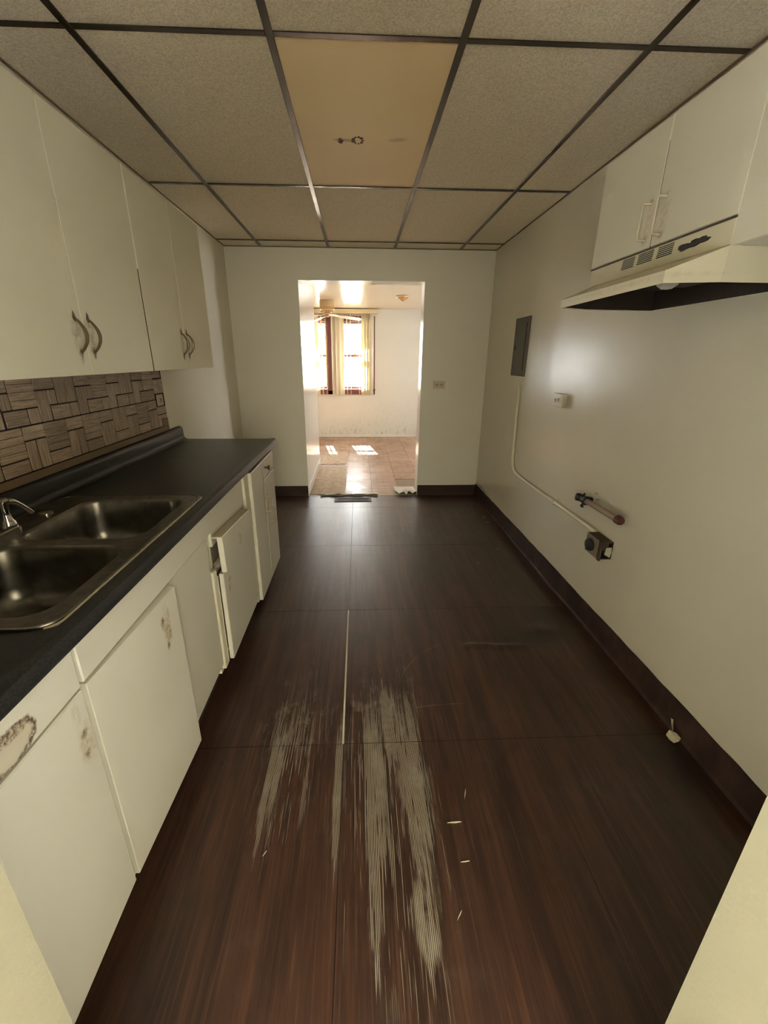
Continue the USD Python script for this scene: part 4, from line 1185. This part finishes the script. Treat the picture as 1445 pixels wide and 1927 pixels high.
vanes = [(x, 0.42) for x in (-1.98, -1.915, -1.30, -1.23, -1.16, -0.86, -0.80, -0.745)] + [(-0.652, 1.42), (-0.578, 1.48)] + [(-0.440, 0.35), (-0.368, 0.40), (-0.296, 0.45)] + [(-0.203, 1.45), (-0.140, 1.50), (0.013, 1.52)] + [(0.088, 0.62), (0.137, 0.66), (0.187, 0.62), (0.238, 0.60)]
for x, a in vanes:
    vb.part('vane', vane(x, a), M_vane, smooth=40)

# ------------------------------------------------------------------ ceiling fan
fpx, fpy = -0.468, 6.92
fan = T('ceiling_fan', 'cream hugger ceiling fan in the room beyond the doorway', 'ceiling fan', (fpx, fpy, 2.05))
fan.part('motor_housing', lathe([(0.106, 0), (0.108, 0.004), (0.108, 0.088), (0.104, 0.092)], (fpx, fpy, CF - 0.0925), (0, 0, 1), 32), M_fan, smooth=35)
fan.part('band', lathe([(0.106, 0), (0.111, 0.004), (0.111, 0.030), (0.106, 0.034)], (fpx, fpy, CF - 0.127), (0, 0, 1), 32), M_goldtrim, smooth=35)
fan.part('vent_bowl', cat(lathe([(0.040, 0), (0.075, 0.012), (0.100, 0.032), (0.107, 0.045)], (fpx, fpy, CF - 0.172), (0, 0, 1), 32)), M_fan, smooth=35)
ms = []
for k in range(20):
    a = 2 * np.pi * k / 20
    ms.append(cyl((fpx + 0.083 * math.cos(a), fpy + 0.083 * math.sin(a), CF - 0.157), (fpx + 0.092 * math.cos(a), fpy + 0.092 * math.sin(a), CF - 0.152), 0.005, 8))
fan.part('vent_holes', cat(*ms), M_slot)
fan.part('hub', lathe([(0.001, 0), (0.030, 0.002), (0.036, 0.012), (0.036, 0.040), (0.05, 0.048), (0.05, 0.060)], (fpx, fpy, CF - 0.232), (0, 0, 1), 28), M_fan, smooth=35)
for ang in (0.10, 2.05, 3.60, 5.20):
    d = np.array([math.cos(ang), math.sin(ang), 0]); s = np.array([-math.sin(ang), math.cos(ang), 0.0])
    zb = CF - 0.198
    def P(r, w, dz): return np.array([fpx, fpy, zb]) + d * r + s * w + np.array([0, 0, dz - w * 0.22 - 0.12 * r])
    tilt = []
    for r, w in ((0.14, 0.048), (0.18, 0.058), (0.46, 0.066), (0.505, 0.050), (0.52, 0.02)):
        for sg_ in (-1, 1):
            for dz in (0, 0.006):
                tilt.append(P(r, sg_ * w, dz))
    b = fan.part('blade', hull(tilt), M_fanblade)
    fan.part('blade_arm', hull([P(0.03, 0.012, -0.008), P(0.03, -0.012, -0.008), P(0.19, 0.026, -0.005), P(0.19, -0.026, -0.005), P(0.03, 0.012, 0.0), P(0.03, -0.012, 0.0), P(0.19, 0.026, -0.0002), P(0.19, -0.026, -0.0002)]), M_goldtrim, b)

cl = T('ceiling_light', 'small amber glass ceiling light with a white rim in the room beyond', 'ceiling light', (0.612, 6.38, CF))
cl.part('canopy', lathe([(0.098, 0), (0.098, 0.006), (0.085, 0.012), (0.08, 0.014)], (0.612, 6.38, CF - 0.0145), (0, 0, 1), 28), M_fanblade, smooth=35)
cl.part('shade', lathe([(0.006, 0), (0.022, 0.008), (0.078, 0.050), (0.078, 0.055)], (0.625, 6.38, CF - 0.0695), (0, 0, 1), 4), M_amber)

# ------------------------------------------------------------------ floor of the room beyond
f2 = T('floor_dining', kind='structure')
f2.part('subfloor', bx(XFL, XFR, YD - 0.19, YF, -0.06, -0.004), M_ply)
rng = np.random.default_rng(21)
x = -0.165 - 0.305 * 3
cols = []
while x < 1.9:
    cols.append(x); x += 0.305
for x in cols:
    y = YD - 0.155
    k = 0
    while y < YF - 0.02:
        y1 = min(y + 0.305, YF - 0.002)
        x0_, x1_ = x + 0.0012, x + 0.3038
        if y < YD:
            x0_, x1_ = max(x0_, D0 + 0.014), min(x1_, D1 - 0.002)
        torn = x > 0.43 and x < 0.6 and y < 4.8
        if x1_ - x0_ > 0.03 and not torn:
            tone = rng.integers(0, 3)
            dz = 0.0006 * rng.random()
            f2.part('floor_tile', cb(x0_, x1_, y + 0.0008, y1 - 0.0008, -0.004, 0.001 + dz, 0.0008), M_pq[tone])
        y += 0.305; k += 1
f2.part('floor_field', cat(bx(XFL, cols[0], YD + 0.02, YF, -0.004, 0.001), bx(cols[-1] + 0.305, XFR, YD + 0.02, YF, -0.004, 0.001)), M_pq[0])

# flattened cardboard
cdb = lambda pts, th: trimesh.creation.extrude_polygon(sg.Polygon(pts), th, engine='earcut')
a = cdb([(-0.552, 4.43), (-0.17, 4.43), (-0.168, 4.8), (-0.176, 5.2), (-0.18, 5.69), (-0.36, 5.70), (-0.44, 5.66), (-0.548, 5.67), (-0.549, 5.02), (-0.51, 5.0), (-0.549, 4.99)], 0.005)
a.apply_translation([0, 0, 0.002])
solo('cardboard_sheet', a, M_card, 'long flattened cardboard sheet just inside the doorway by the partition', 'cardboard')
a = cdb([(-0.545, 5.80), (-0.195, 5.82), (-0.178, 6.2), (-0.177, 6.63), (-0.34, 6.68), (-0.543, 6.70), (-0.548, 6.2)], 0.005)
a.apply_translation([0, 0, 0.002])
solo('cardboard_sheet', a, M_card, 'shorter flattened cardboard sheet behind the long one, sunlit at its far edge', 'cardboard')
rng = np.random.default_rng(8)


def ragged(x0, x1, y0, y1, n_, amp, z0, z1, curl=0.0, seed=0):
    """thin torn sheet whose near edge is ragged and lifts"""
    r = np.random.default_rng(seed)
    xs_ = np.linspace(x0, x1, n_)
    e = y0 + amp * (r.random(n_) - 0.5)
    V, F = [], []
    m_ = 4
    for i in range(n_):
        for j in range(m_):
            t_ = j / (m_ - 1)
            lift = curl * (1 - t_) ** 2 * (0.4 + 0.9 * abs(math.sin(3.1 * i / n_ * math.pi + seed)))
            V.append((xs_[i], e[i] + (y1 - e[i]) * t_, z1 + lift))
            V.append((xs_[i], e[i] + (y1 - e[i]) * t_, z0 + lift))
    for i in range(n_ - 1):
        for j in range(m_ - 1):
            p = (i * m_ + j) * 2; q_ = p + 2; r_2 = p + 2 * m_; s_ = r_2 + 2
            F += [(p, r_2, s_, q_), (p + 1, q_ + 1, s_ + 1, r_2 + 1)]
        p = (i * m_) * 2; r_2 = p + 2 * m_
        F.append((p, p + 1, r_2 + 1, r_2))
    return np.array(V), np.array(F)


solo('torn_vinyl', ragged(-0.43, 0.20, 4.372, 4.432, 30, 0.022, 0.0065, 0.008, 0.014, 2), M_torn, 'torn whitish vinyl edge curling along the doorway threshold', 'torn flooring')
solo('torn_vinyl', ragged(0.40, 0.632, 4.378, 4.70, 16, 0.05, 0.0025, 0.004, 0.030, 5), M_torn, 'torn curled vinyl scrap in the right corner of the doorway', 'torn flooring')
solo('trim_2', cb(D0 + 0.002, D1 - 0.002, 4.382, 4.424, -0.004, 0.0015, 0.001), M_strip, kind='structure')
